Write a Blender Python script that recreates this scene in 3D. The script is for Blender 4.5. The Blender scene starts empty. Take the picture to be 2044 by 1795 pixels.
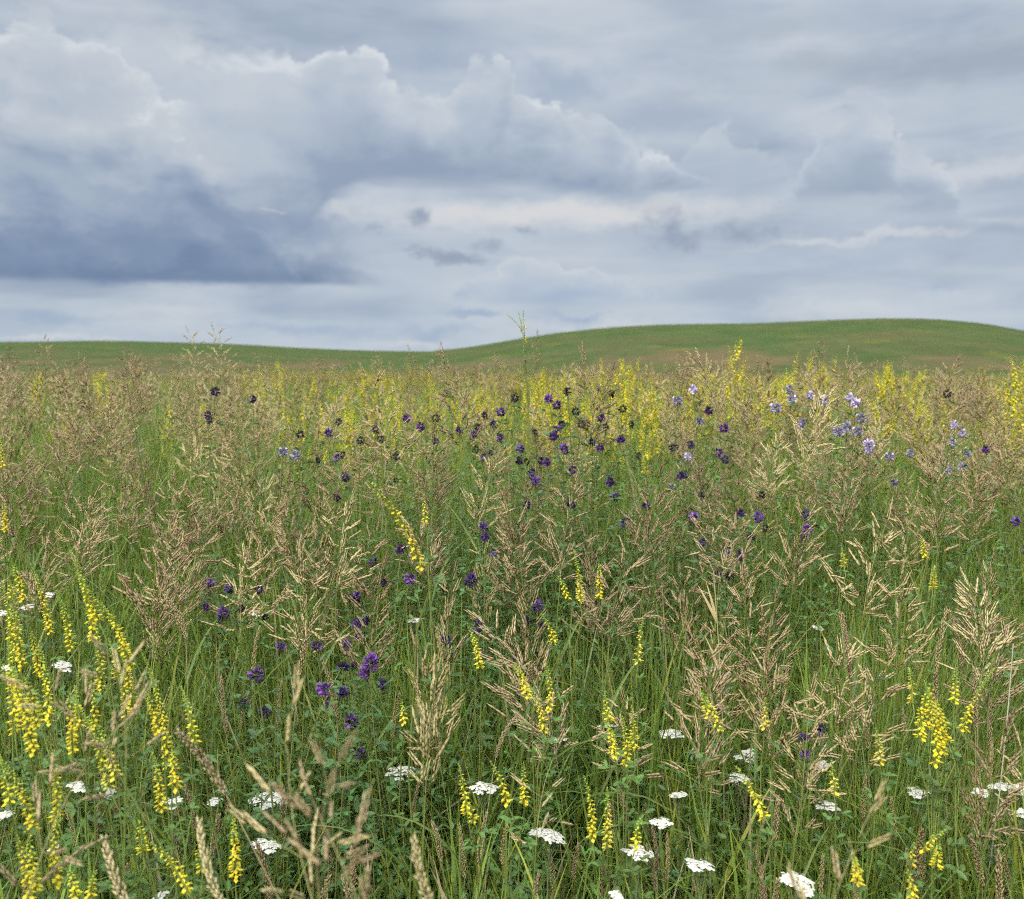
import bpy, math, random
import numpy as np
from mathutils import Vector, Matrix, Euler

R = math.radians
rng = np.random.default_rng(11)
random.seed(11)
sc = bpy.context.scene
COL = sc.collection

# ------------------------------------------------------------------ camera
W, H, FPX = 2044.0, 1795.0, 1880.0        # photograph measured at 2044 px wide
PITCH = math.atan((H / 2 - 720.0) / FPX)  # eye level lies at row 720
CAM = np.array([0.0, 0.0, 1.2])
FW = np.array([0.0, math.cos(PITCH), -math.sin(PITCH)])
UP = np.array([0.0, math.sin(PITCH), math.cos(PITCH)])
RT = np.array([1.0, 0.0, 0.0])

def pdir(px, py):
    return RT * ((px - W / 2) / FPX) + UP * ((H / 2 - py) / FPX) + FW

def at(px, py, Y):
    """world point seen at pixel (px, py) at distance Y along the ground"""
    d = pdir(px, py)
    return CAM + d * (Y / d[1])

def azte(px, py):
    d = pdir(px, py)
    return math.atan2(d[0], d[1]), d[2] / math.hypot(d[0], d[1])

def project(P):
    v = np.asarray(P) - CAM
    z = v @ FW
    return W / 2 + FPX * (v @ RT) / z, H / 2 - FPX * (v @ UP) / z, z

cd = bpy.data.cameras.new('camera')
cam = bpy.data.objects.new('camera', cd)
COL.objects.link(cam)
cam.location = CAM
cam.rotation_euler = (math.pi / 2 - PITCH, 0, 0)
cd.sensor_width = 36.0
cd.lens = 36.0 * FPX / W
cd.clip_start = 0.05
cd.clip_end = 20000
cd.dof.use_dof = True
cd.dof.focus_distance = 1.85
cd.dof.aperture_fstop = cd.lens / 5.8
sc.camera = cam
sc.view_settings.view_transform = 'Standard'
sc.view_settings.look = 'None'
sc.view_settings.exposure = 0.0
sc.view_settings.gamma = 1.0
sc.render.film_transparent = False
SKY_K, ZEN, SUN_K, GLOW = 0.427, 3.1, 1.5, 2.1
sc.view_settings.exposure = 1.22
sc.cycles.use_adaptive_sampling = True
sc.cycles.adaptive_threshold = 0.03
sc.cycles.adaptive_min_samples = 12
sc.cycles.max_bounces = 4
sc.cycles.diffuse_bounces = 2
sc.cycles.glossy_bounces = 1
sc.cycles.transmission_bounces = 2
sc.cycles.use_denoising = False
sc.cycles.filter_width = 1.15
# ------------------------------------------------------------------ sky
SUN_EL, SUN_AZ = R(40), R(205)            # azimuth clockwise from +Y; behind the camera, a little to one side
world = bpy.data.worlds.new('World')
sc.world = world
world.use_nodes = True
nt = world.node_tree
nt.nodes.clear()

def s2l(c):
    return tuple(((v / 255) / 12.92 if v <= 10 else ((v / 255 + 0.055) / 1.055) ** 2.4) for v in c)

def link(a, sock):
    if isinstance(a, (int, float)):
        sock.default_value = a
    elif isinstance(a, tuple):
        sock.default_value = a if len(a) == len(sock.default_value) else tuple(a) + (1.0,)
    else:
        nt.links.new(a, sock)

def M(op, a, b=None, c=None, clamp=False):
    n = nt.nodes.new('ShaderNodeMath'); n.operation = op; n.use_clamp = clamp
    link(a, n.inputs[0])
    if b is not None: link(b, n.inputs[1])
    if c is not None: link(c, n.inputs[2])
    return n.outputs[0]

def VM(op, a, b=None, scale=None):
    n = nt.nodes.new('ShaderNodeVectorMath'); n.operation = op
    link(a, n.inputs[0])
    if b is not None: link(b, n.inputs[1])
    if scale is not None: link(scale, n.inputs['Scale'])
    return n.outputs[0]

def noise(vec, scale, detail=4.0, rough=0.5, dist=0.0):
    n = nt.nodes.new('ShaderNodeTexNoise')
    link(vec, n.inputs['Vector'])
    n.inputs['Scale'].default_value = scale
    n.inputs['Detail'].default_value = detail
    n.inputs['Roughness'].default_value = rough
    n.inputs['Distortion'].default_value = dist
    return n.outputs['Fac']

def sstep(v, lo, hi):
    n = nt.nodes.new('ShaderNodeMapRange'); n.interpolation_type = 'SMOOTHSTEP'
    link(v, n.inputs[0]); n.inputs[1].default_value = lo; n.inputs[2].default_value = hi
    return n.outputs[0]

def mixc(f, a, b):
    n = nt.nodes.new('ShaderNodeMix'); n.data_type = 'RGBA'; n.clamp_factor = True
    link(f, n.inputs[0]); link(a, n.inputs[6]); link(b, n.inputs[7])
    return n.outputs[2]

def ramp(f, stops):
    n = nt.nodes.new('ShaderNodeValToRGB')
    e = n.color_ramp.elements
    while len(e) < len(stops): e.new(0.5)
    for i, (p, c) in enumerate(stops):
        e[i].position = p; e[i].color = s2l(c) + (1,)
    link(f, n.inputs[0])
    return n.outputs[0]

AZ0, AZ1, TE0, TE1 = -0.75, 0.75, -0.05, 0.55

def curve(pts):
    """height of a cloud edge (tan elevation) against azimuth, from points of the skyline"""
    q = sorted(azte(*p) for p in pts)
    n = nt.nodes.new('ShaderNodeFloatCurve')
    c = n.mapping.curves[0]
    for i, (a, t) in enumerate(q):
        x, y = (a - AZ0) / (AZ1 - AZ0), (t - TE0) / (TE1 - TE0)
        if i < 2: c.points[i].location = (x, y)
        else: c.points.new(x, y)
    n.mapping.use_clip = False
    n.mapping.extend = 'HORIZONTAL'
    n.mapping.update()
    link(AZN, n.inputs[1])
    return M('MULTIPLY_ADD', n.outputs[0], TE1 - TE0, TE0)

tc = nt.nodes.new('ShaderNodeTexCoord')
DIR = tc.outputs['Generated']
sx = nt.nodes.new('ShaderNodeSeparateXYZ'); link(DIR, sx.inputs[0])
az = M('ARCTAN2', sx.outputs[0], sx.outputs[1])
hor = M('SQRT', M('ADD', M('MULTIPLY', sx.outputs[0], sx.outputs[0]), M('MULTIPLY', sx.outputs[1], sx.outputs[1])))
te = M('DIVIDE', sx.outputs[2], M('MAXIMUM', hor, 0.05))
PV = VM('MULTIPLY', DIR, (1.0, 1.0, 1.5))
PW = VM('MULTIPLY', DIR, (1.0, 1.0, 5.0))           # for layered, flattened cloud
az_true, te_true = az, te
# ragged cloud outlines: the plane in which the clouds are laid out is itself warped by noise at three sizes
def cnoise(vec, scale, detail, rough=0.5):
    n = nt.nodes.new('ShaderNodeTexNoise'); link(vec, n.inputs['Vector'])
    n.inputs['Scale'].default_value = scale; n.inputs['Detail'].default_value = detail; n.inputs['Roughness'].default_value = rough
    return VM('SUBTRACT', n.outputs['Color'], (0.5, 0.5, 0.5))
WV = VM('SCALE', cnoise(PV, 16.0, 7.0, 0.66), scale=0.075)
sw = nt.nodes.new('ShaderNodeSeparateXYZ'); link(WV, sw.inputs[0])
az = M('ADD', az_true, sw.outputs[0])
te = M('MULTIPLY_ADD', sw.outputs[2], 0.6, te_true)
AZN = M('DIVIDE', M('SUBTRACT', az, AZ0), AZ1 - AZ0, clamp=True)

def billow(vec, scale, detail=3.0, rough=0.5):
    n = noise(vec, scale, detail, rough)
    return M('MULTIPLY', M('ABSOLUTE', M('SUBTRACT', n, 0.5)), 4.0)

# shared cloud noise: warp, billows, relief lit from above
wn = nt.nodes.new('ShaderNodeTexNoise'); link(PV, wn.inputs['Vector'])
wn.inputs['Scale'].default_value = 8.0; wn.inputs['Detail'].default_value = 2.0
WARP = VM('SCALE', VM('SUBTRACT', wn.outputs['Color'], (0.5, 0.5, 0.5)), scale=0.06)
PB = VM('ADD', PV, WARP)
B1 = billow(PB, 11.0, 4.0, 0.5)
B1U = billow(VM('ADD', PB, (0.008, 0.0, 0.022)), 11.0, 3.0, 0.42)
REL = M('SUBTRACT', B1, B1U)                         # relief of the billows
SOFT = noise(PB, 5.0, 4.0, 0.5)                      # broad soft variation
FLAT = noise(PW, 6.0, 5.0, 0.5, 0.3)                 # streaked layers
FINE = noise(PB, 34.0, 4.0, 0.6)
B1C = M('SUBTRACT', B1, 0.42)
SOFTC = M('SUBTRACT', SOFT, 0.5)
FLATC = M('SUBTRACT', FLAT, 0.5)
FINEC = M('SUBTRACT', FINE, 0.5)

def wsum(*pairs):
    out = None
    for a, k in pairs:
        out = M('MULTIPLY', a, k) if out is None else M('MULTIPLY_ADD', a, k, out)
    return out

cz = nt.nodes.new('ShaderNodeCombineXYZ'); link(az, cz.inputs[0]); link(te, cz.inputs[1])
AT = cz.outputs[0]
RELM = M('SUBTRACT', noise(VM('ADD', PB, (0.010, 0.0, 0.024)), 11.0, 5.0, 0.52), noise(PB, 11.0, 5.0, 0.52))   # lit lumps of the size of whole cloud heads
SHADE = wsum((SOFTC, 0.65), (FLATC, 0.3), (REL, -0.17), (RELM, 0.9))
EDGE_N = wsum((B1C, 1.0), (FINEC, 1.6))
PUFF_N = wsum((B1C, 0.5), (FINEC, 1.7), (FLATC, 0.9), (SOFTC, 0.9))

def bank(col, top, base, stops, amp=0.022, soft=0.012, soft2=None, sx0=0, sx1=1, bsoft=0.02, bamp=0.02, opac=1.0, fade=None, shade=1.0):
    """a cloud bank between a billowed top edge and a base; coloured by its own height from sunlit rim to shaded base"""
    edge, b0 = curve(top), curve(base)
    d = M('SUBTRACT', M('MULTIPLY_ADD', EDGE_N, amp, edge), te)
    if soft2 is None:
        mask = sstep(d, 0.0, soft)
    else:
        a0, a1 = azte(sx0, 600)[0], azte(sx1, 600)[0]
        k = nt.nodes.new('ShaderNodeMapRange'); link(az, k.inputs[0])
        for i, v in enumerate((a0, a1, soft, soft2)): k.inputs[i + 1].default_value = v
        mask = sstep(M('DIVIDE', d, k.outputs[0]), 0.0, 1.0)
    b = M('MULTIPLY_ADD', FLATC, bamp, b0)
    mask = M('MULTIPLY', mask, sstep(M('SUBTRACT', te_true, b), 0.0, bsoft))
    if fade:                                         # the bank thins out sideways between two columns
        n = nt.nodes.new('ShaderNodeMapRange'); n.interpolation_type = 'SMOOTHSTEP'; link(M('MULTIPLY_ADD', SOFTC, 0.12, az), n.inputs[0])
        a0, a1 = azte(fade[0], 600)[0], azte(fade[1], 600)[0]
        n.inputs[1].default_value = min(a0, a1); n.inputs[2].default_value = max(a0, a1)
        if a0 > a1: n.inputs[3].default_value, n.inputs[4].default_value = 1.0, 0.0
        else: n.inputs[3].default_value, n.inputs[4].default_value = 0.0, 1.0
        mask = M('MULTIPLY', mask, n.outputs[0])
    h = M('MAXIMUM', M('SUBTRACT', edge, b0), 0.02)
    f = M('MULTIPLY_ADD', SHADE, shade, M('DIVIDE', d, h), clamp=True)
    return mixc(M('MULTIPLY', mask, opac), col, ramp(f, stops))

def puff(col, px, py, rx, ry, color, soft=0.55, amp=0.5, opac=1.0, tilt=0.0):
    a, t = azte(px, py)
    m = nt.nodes.new('ShaderNodeMapping'); m.vector_type = 'TEXTURE'
    link(AT, m.inputs[0])
    m.inputs[1].default_value = (a, t, 0); m.inputs[2].default_value = (0, 0, R(tilt)); m.inputs[3].default_value = (rx / FPX, ry / FPX, 1)
    ln = nt.nodes.new('ShaderNodeVectorMath'); ln.operation = 'LENGTH'; link(m.outputs[0], ln.inputs[0])
    v = M('SUBTRACT', M('MULTIPLY_ADD', PUFF_N, amp, 1.0), ln.outputs['Value'])
    k = sstep(v, 0.0, soft)
    if opac < 1: k = M('MULTIPLY', k, opac)
    return mixc(k, col, s2l(color))

# base: layered overcast, paler towards the horizon
f0 = M('ADD', M('MULTIPLY_ADD', FLATC, 1.3, 0.5), wsum((SOFTC, 0.9), (FINEC, 0.08)), clamp=True)
c = ramp(f0, [(0.15, (158, 173, 199)), (0.5, (183, 195, 213)), (0.85, (204, 212, 224))])
c = mixc(M('MULTIPLY', sstep(te_true, 0.11, 0.0), 0.6), c, ramp(f0, [(0.2, (164, 183, 211)), (0.55, (188, 203, 220)), (0.9, (210, 216, 225))]))
# the cloud banks, farthest first
c = puff(c, 1940, 120, 460, 70, (157, 169, 187), 1.2, 0.5, 0.9, -3)
c = puff(c, 1500, 60, 260, 45, (172, 184, 203), 1.0, 0.5, 0.7)
c = puff(c, 1210, 40, 200, 40, (196, 206, 220), 1.2, 0.5, 0.7)
c = puff(c, 1420, 190, 300, 60, (198, 207, 220), 1.3, 0.5, 0.7)
c = puff(c, 870, 110, 190, 55, (157, 173, 203), 1.0, 0.4, 0.85)
c = puff(c, 1130, 165, 170, 60, (160, 176, 205), 1.0, 0.4, 0.85)
c = puff(c, 1330, 240, 260, 50, (164, 179, 206), 1.1, 0.4, 0.8)
c = puff(c, 1120, 428, 560, 42, (221, 221, 224), 0.9, 0.4, 0.95)
c = puff(c, 1960, 340, 240, 36, (208, 213, 222), 0.9, 0.4, 0.85, 5)
c = puff(c, 1760, 474, 420, 16, (211, 215, 223), 1.0, 0.5, 0.85, 3)
c = puff(c, 1650, 520, 480, 30, (168, 185, 210), 1.1, 0.5, 0.8)
c = puff(c, 1960, 500, 200, 30, (170, 186, 210), 1.1, 0.5, 0.7)
c = puff(c, 1800, 610, 420, 40, (196, 208, 222), 1.2, 0.5, 0.7)
# soft high mass above the dark bank
c = puff(c, 330, 70, 260, 110, (196, 204, 216), 1.0, 0.5, 0.9)
c = puff(c, 20, 10, 120, 30, (168, 181, 203), 1.2, 0.4, 0.8)
c = puff(c, 400, 130, 150, 40, (164, 175, 193), 1.2, 0.4, 0.9)
# cumulus on the hill side
c = bank(c, [(1340, 330), (1400, 262), (1437, 228), (1475, 262), (1530, 290), (1575, 340), (1620, 420), (1660, 480)],
         [(1300, 400), (1500, 390), (1660, 420)],
         [(0.0, (199, 208, 221)), (0.4, (180, 193, 213)), (1.0, (164, 180, 206))], amp=0.02, soft=0.014, bsoft=0.06, opac=0.8)
c = bank(c, [(1520, 420), (1590, 330), (1630, 225), (1680, 190), (1735, 165), (1780, 205), (1800, 265), (1850, 285), (1890, 340), (1930, 420), (1960, 470)],
         [(1500, 440), (1700, 440), (1860, 458), (2000, 440)],
         [(0.0, (209, 213, 222)), (0.25, (190, 201, 217)), (0.6, (163, 178, 202)), (1.0, (150, 166, 192))], amp=0.024, soft=0.014, soft2=0.03, sx0=1780, sx1=1560, bsoft=0.03)
c = puff(c, 1760, 400, 150, 18, (186, 197, 213), 1.0, 0.5, 0.7, -4)
# middle cumulus ridge
c = bank(c, [(100, 70), (250, 30), (380, 50), (450, 70), (505, 78), (565, 70), (600, 100), (632, 84), (668, 88), (700, 122), (745, 112), (765, 148), (825, 150), (848, 178), (885, 172), (925, 120), (950, 108), (972, 128), (985, 135), (1000, 112), (1018, 170), (1075, 208), (1110, 215), (1125, 203), (1140, 225), (1160, 215), (1205, 215), (1250, 262), (1310, 278), (1350, 300), (1400, 345), (1450, 400)],
         [(200, 600), (480, 560), (600, 480), (680, 405), (800, 392), (1000, 384), (1200, 402), (1300, 396), (1420, 370)],
         [(0.0, (217, 223, 231)), (0.09, (200, 209, 221)), (0.45, (174, 187, 209)), (0.8, (145, 161, 192)), (1.0, (139, 156, 188))], amp=0.021, soft=0.009, soft2=0.04, sx0=620, sx1=420, bsoft=0.02, bamp=0.03, shade=0.8)
c = puff(c, 700, 310, 90, 26, (150, 166, 197), 1.2, 0.5, 0.6)
c = puff(c, 860, 350, 260, 40, (144, 160, 191), 1.3, 0.4, 0.55)
c = puff(c, 1180, 330, 150, 30, (180, 192, 212), 1.2, 0.5, 0.6, -20)
# great bank with the flat dark base
c = bank(c, [(-200, 60), (0, 46), (40, 34), (60, 22), (110, 28), (140, 56), (170, 80), (190, 78), (215, 105), (240, 112), (270, 140), (300, 156), (350, 176), (420, 205), (470, 245), (560, 330), (640, 400), (700, 440), (780, 480), (860, 520)],
         [(-200, 566), (0, 564), (250, 568), (600, 574), (740, 582), (870, 584)],
         [(0.0, (217, 223, 231)), (0.07, (200, 208, 219)), (0.30, (180, 192, 210)), (0.50, (156, 171, 199)), (0.70, (128, 148, 184)), (0.92, (113, 135, 175)), (1.0, (104, 128, 170))], amp=0.022, soft=0.009, soft2=0.11, sx0=360, sx1=520, bsoft=0.008, bamp=0.008, shade=1.0, fade=(860, 610))
c = puff(c, 690, 520, 120, 50, (142, 158, 190), 1.3, 0.7, 0.6)
c = puff(c, 470, 322, 190, 34, (186, 197, 213), 1.0, 0.5, 0.8, -8)
for px, py, rx, ry, col_, k, tl in ((50, 165, 120, 36, (206, 212, 222), .5, -15), (230, 230, 150, 40, (196, 204, 216), .6, -20), (90, 260, 130, 34, (188, 198, 213), .6, -8), (330, 290, 160, 34, (176, 189, 208), .6, -15),
                                 (150, 190, 110, 26, (182, 193, 210), .6, -20), (560, 250, 150, 40, (188, 198, 213), .7, -10), (520, 180, 120, 40, (198, 206, 218), .6, -10), (640, 300, 110, 30, (178, 191, 210), .6, -5), (250, 390, 170, 30, (150, 167, 196), .6, -8)):
    c = puff(c, px, py, rx, ry, col_, 1.2, 0.7, k, tl)
c = puff(c, 110, 360, 200, 46, (170, 184, 206), 1.0, 0.5, 0.8, -18)
c = puff(c, 30, 225, 60, 30, (205, 212, 224), 1.0, 0.5, 0.6)
c = puff(c, 470, 440, 240, 40, (127, 147, 184), 1.2, 0.5, 0.7)
c = puff(c, 640, 470, 130, 60, (136, 154, 189), 1.0, 0.5, 0.7)
c = puff(c, 330, 546, 480, 26, (100, 124, 168), 1.2, 0.25, 0.85)
c = puff(c, 550, 420, 34, 8, (196, 203, 214), 1.0, 0.6, 0.8)
c = puff(c, 690, 425, 46, 12, (204, 208, 216), 1.0, 0.6, 0.8, -30)
# low cloud and scraps under it
c = puff(c, 830, 540, 130, 50, (184, 197, 216), 1.2, 0.5, 0.7)
c = bank(c, [(880, 600), (940, 545), (985, 522), (1035, 504), (1060, 512), (1090, 508), (1120, 530), (1190, 528), (1235, 538), (1280, 572), (1330, 610)],
         [(850, 600), (1000, 612), (1200, 612), (1340, 605)],
         [(0.0, (216, 219, 225)), (0.3, (193, 204, 219)), (1.0, (160, 178, 209))], amp=0.010, soft=0.005, soft2=0.012, sx0=1050, sx1=930, bsoft=0.012, bamp=0.01)
for px, py, rx, ry, k in ((825, 432, 32, 18, 0.95), (855, 500, 48, 18, 0.95), (905, 516, 54, 16, 0.95), (970, 492, 36, 18, 0.75), (1052, 464, 28, 15, 0.75),
                          (1322, 456, 52, 40, 0.95), (1375, 480, 70, 24, 0.95), (1470, 468, 48, 28, 0.92), (1528, 475, 18, 11, 0.6), (740, 456, 22, 12, 0.7)):
    c = puff(c, px, py, rx * 1.35, ry * 1.35, (147, 161, 188), 1.1, 0.9, k, -8)
for px, py, rx, ry, k in ((940, 624, 90, 13, 0.9), (1160, 632, 95, 11, 0.9), (90, 635, 150, 18, 0.7), (600, 655, 280, 20, 0.65), (880, 660, 110, 28, 0.75), (1880, 580, 60, 16, 0.5)):
    c = puff(c, px, py, rx, ry, (152, 173, 208), 1.0, 0.5, k)
for px, py, rx, ry, k in ((90, 674, 200, 10, 0.85), (330, 620, 190, 22, 0.6), (820, 680, 140, 12, 0.75), (1180, 654, 240, 14, 0.8), (1650, 618, 260, 26, 0.6)):
    c = puff(c, px, py, rx, ry, (211, 215, 223), 1.1, 0.4, k)

hsv = nt.nodes.new('ShaderNodeHueSaturation'); hsv.inputs['Hue'].default_value = 0.49; hsv.inputs['Saturation'].default_value = 0.84; hsv.inputs['Value'].default_value = 1.03
link(c, hsv.inputs['Color']); c = hsv.outputs[0]
# outside the quarter of sky worked out above the deck is plain; it brightens towards the zenith, as overcast does
plain = ramp(M('MULTIPLY_ADD', noise(PW, 3.0, 2.0), 1.2, -0.1, clamp=True), [(0.2, (184, 192, 203)), (0.8, (206, 210, 215))])
zen = M('MULTIPLY_ADD', sstep(sx.outputs[2], 0.38, 0.95), ZEN, 1.0)
dp = nt.nodes.new('ShaderNodeVectorMath'); dp.operation = 'DOT_PRODUCT'; link(DIR, dp.inputs[0])
dp.inputs[1].default_value = (math.sin(SUN_AZ) * math.cos(SUN_EL), math.cos(SUN_AZ) * math.cos(SUN_EL), math.sin(SUN_EL))
zen = M('MULTIPLY_ADD', sstep(dp.outputs['Value'], 0.1, 1.0), GLOW, zen)   # the veiled sun behind the camera
skt = nt.nodes.new('ShaderNodeTexSky')
skt.sky_type = 'NISHITA'; skt.sun_disc = False
skt.sun_elevation = SUN_EL; skt.sun_rotation = SUN_AZ
skb = VM('SCALE', skt.outputs[0], scale=0.06)          # the little clear sky that shines through the deck
def deck(col):
    bg = nt.nodes.new('ShaderNodeBackground'); bg.inputs[1].default_value = SKY_K
    link(VM('ADD', VM('SCALE', col, scale=M('MULTIPLY', zen, 0.90)), VM('SCALE', skb, scale=0.05)), bg.inputs[0])
    return bg.outputs[0]
far_az = sstep(M('ABSOLUTE', az_true), 0.95, 1.2)
far_te = sstep(te_true, 0.40, 0.50)
low_te = M('LESS_THAN', te_true, -0.03)
fac = M('MAXIMUM', M('MAXIMUM', far_az, far_te), low_te, clamp=True)
ms = nt.nodes.new('ShaderNodeMixShader'); link(fac, ms.inputs[0])
nt.links.new(deck(c), ms.inputs[1]); nt.links.new(deck(plain), ms.inputs[2])
wo = nt.nodes.new('ShaderNodeOutputWorld')
nt.links.new(ms.outputs[0], wo.inputs[0])
world.cycles.sampling_method = 'MANUAL'
world.cycles.sample_map_resolution = 512

sl = bpy.data.lights.new('sun', 'SUN')
sl.energy = SUN_K; sl.angle = R(12); sl.color = (1.0, 0.93, 0.82)
sun = bpy.data.objects.new('sun', sl); COL.objects.link(sun)
sd = Vector((math.sin(SUN_AZ) * math.cos(SUN_EL), math.cos(SUN_AZ) * math.cos(SUN_EL), math.sin(SUN_EL)))
sun.rotation_euler = (-sd).to_track_quat('-Z', 'Y').to_euler()
sun.location = (0, -5, 30)
# ------------------------------------------------------------------ mesh tools
class Geo:
    """vertices, triangles and one colour per vertex"""
    def __init__(s): s.V, s.T, s.C, s.n = [], [], [], 0
    def add(s, V, T, C):
        V = np.asarray(V, float).reshape(-1, 3); T = np.asarray(T, int).reshape(-1, 3); C = np.asarray(C, float)
        if C.ndim == 1: C = np.tile(C, (len(V), 1))
        s.V.append(V); s.T.append(T + s.n); s.C.append(C); s.n += len(V)
    def merge(s, g, mat=None, off=None, tint=None):
        V, T, C = g.arr()
        if mat is not None: V = V @ np.asarray(mat).T
        if off is not None: V = V + off
        s.add(V, T, C if tint is None else np.clip(C * tint, 0, 1))
    def arr(s):
        if not s.V: return np.zeros((0, 3)), np.zeros((0, 3), int), np.zeros((0, 3))
        if len(s.V) > 1: s.V, s.T, s.C = [np.concatenate(s.V)], [np.concatenate(s.T)], [np.concatenate(s.C)]
        return s.V[0], s.T[0], s.C[0]

def mesh_from(name, V, T, C, mat, smooth=False):
    me = bpy.data.meshes.new(name)
    V = np.ascontiguousarray(V, np.float32); T = np.ascontiguousarray(T, np.int32)
    me.vertices.add(len(V)); me.vertices.foreach_set('co', V.ravel())
    me.loops.add(T.size); me.loops.foreach_set('vertex_index', T.ravel())
    me.polygons.add(len(T))
    me.polygons.foreach_set('loop_start', np.arange(0, T.size, 3, dtype=np.int32))
    if smooth: me.polygons.foreach_set('use_smooth', np.ones(len(T), bool))
    at_ = me.color_attributes.new('col', 'FLOAT_COLOR', 'POINT')
    cc = np.ones((len(V), 4), np.float32); cc[:, :3] = C
    at_.data.foreach_set('color', cc.ravel())
    me.materials.append(mat)
    me.update(calc_edges=True)
    return me

def mk(name, geo, mat, parent=None, smooth=False, **props):
    """link a Geo (or an existing mesh) as one object"""
    me = geo if isinstance(geo, bpy.types.Mesh) else mesh_from(name, *geo.arr(), mat, smooth)
    o = bpy.data.objects.new(name, me); COL.objects.link(o)
    if parent is not None: o.parent = parent
    for k, v in props.items(): o[k] = v
    return o

def thing(name, loc=(0, 0, 0), rot=None, scale=1.0):
    o = bpy.data.objects.new(name, None); COL.objects.link(o)
    o.empty_display_size = 0.05
    o.location = loc; o.scale = (scale,) * 3
    if rot is not None:
        o.rotation_mode = 'QUATERNION'; o.rotation_quaternion = rot
    return o

def nrm(v):
    v = np.asarray(v, float); return v / max(np.linalg.norm(v), 1e-9)

def frame(d):
    d = nrm(d)
    a = np.array([0, 0, 1.0]) if abs(d[2]) < 0.9 else np.array([1.0, 0, 0])
    u = nrm(np.cross(a, d)); v = np.cross(d, u)
    return u, v, d

def lerp(a, b, t): return np.asarray(a, float) * (1 - t) + np.asarray(b, float) * t

def tube(g, pts, r, cols, n=4):
    pts = np.asarray(pts, float); m = len(pts)
    r = np.broadcast_to(np.asarray(r, float), (m,)); cols = np.asarray(cols, float)
    if cols.ndim == 1: cols = np.tile(cols, (m, 1))
    V, C, T = [], [], []
    for i in range(m):
        d = pts[min(i + 1, m - 1)] - pts[max(i - 1, 0)]
        u, v, _ = frame(d)
        for k in range(n):
            a = 2 * math.pi * k / n
            V.append(pts[i] + r[i] * (math.cos(a) * u + math.sin(a) * v)); C.append(cols[i])
    for i in range(m - 1):
        for k in range(n):
            a, b = i * n + k, i * n + (k + 1) % n
            T += [(a, b, b + n), (a, b + n, a + n)]
    g.add(V, T, C)

def bend(p, d, L, droop, n=6, wob=0.0, r=rng):
    """points along a stalk that starts at p towards d and bends down (droop > 0) as it goes"""
    pts = [np.asarray(p, float)]; d = nrm(d)
    for i in range(n):
        d = nrm(d + np.array([0, 0, -droop / n]) + r.normal(0, wob, 3))
        pts.append(pts[-1] + d * L / n)
    return np.array(pts)

def blade(g, pts, w, side, c0, c1, fold=0.25):
    """a grass leaf: folded along its midrib, tapering to a point"""
    pts = np.asarray(pts, float); m = len(pts); side = nrm(side)
    V, C, T = [], [], []
    for i in range(m):
        t = i / (m - 1)
        d = nrm(pts[min(i + 1, m - 1)] - pts[max(i - 1, 0)])
        s = nrm(side - d * (side @ d)); nn = np.cross(s, d)
        k = w * (min(1, 0.55 + 1.6 * t) * (1 - t ** 1.7)) + 1e-4
        V += [pts[i] - s * k, pts[i] - nn * k * fold * 2, pts[i] + s * k]
        c = lerp(c0, c1, t); C += [c, c * 0.92, c]
    for i in range(m - 1):
        a = i * 3
        T += [(a, a + 1, a + 4), (a, a + 4, a + 3), (a + 1, a + 2, a + 5), (a + 1, a + 5, a + 4)]
    g.add(V, T, C)

def leaf(g, p, d, up, L, w, c0, c1, fold=0.3, droop=0.0, shape=(0.0, 0.75, 1.0, 0.75, 0.0)):
    """an ovate leaflet with a raised fold"""
    d = nrm(d); s = nrm(np.cross(d, up)); nn = np.cross(s, d)
    m = len(shape); V, C, T = [], [], []
    for i, k in enumerate(shape):
        t = i / (m - 1)
        q = np.asarray(p) + d * L * t - np.array([0, 0, 1]) * droop * L * t * t
        V += [q - s * w * k * 0.5 + nn * w * k * fold * 0.5, q, q + s * w * k * 0.5 + nn * w * k * fold * 0.5]
        c = lerp(c0, c1, t); C += [c, c * 1.12, c]
    for i in range(m - 1):
        a = i * 3
        T += [(a, a + 1, a + 4), (a, a + 4, a + 3), (a + 1, a + 2, a + 5), (a + 1, a + 5, a + 4)]
    g.add(V, T, C)

def scatter(tmpl, P, yaw, lean, lean_az, S, tint):
    """many transformed copies of a Geo as one set of arrays; P n x 3, the rest n long, tint n x 3"""
    V, T, C = tmpl.arr(); n = len(P)
    cy, sy = np.cos(yaw), np.sin(yaw)
    M1 = np.zeros((n, 3, 3)); M1[:, 0, 0] = cy; M1[:, 0, 1] = -sy; M1[:, 1, 0] = sy; M1[:, 1, 1] = cy; M1[:, 2, 2] = 1
    ax = np.stack([-np.sin(lean_az), np.cos(lean_az), np.zeros(n)], 1)       # turn about a level axis
    K = np.zeros((n, 3, 3)); K[:, 0, 2] = ax[:, 1]; K[:, 1, 2] = -ax[:, 0]; K[:, 2, 0] = -ax[:, 1]; K[:, 2, 1] = ax[:, 0]
    I = np.eye(3)[None]
    L = I + np.sin(lean)[:, None, None] * K + (1 - np.cos(lean))[:, None, None] * (K @ K)
    A = (L @ M1) * np.asarray(S)[:, None, None]
    VV = np.einsum('nij,vj->nvi', A, V) + np.asarray(P)[:, None, :]
    TT = T[None] + (np.arange(n) * len(V))[:, None, None]
    CC = np.clip(C[None] * np.asarray(tint)[:, None, :], 0, 1)
    return VV.reshape(-1, 3), TT.reshape(-1, 3), CC.reshape(-1, 3)

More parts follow.
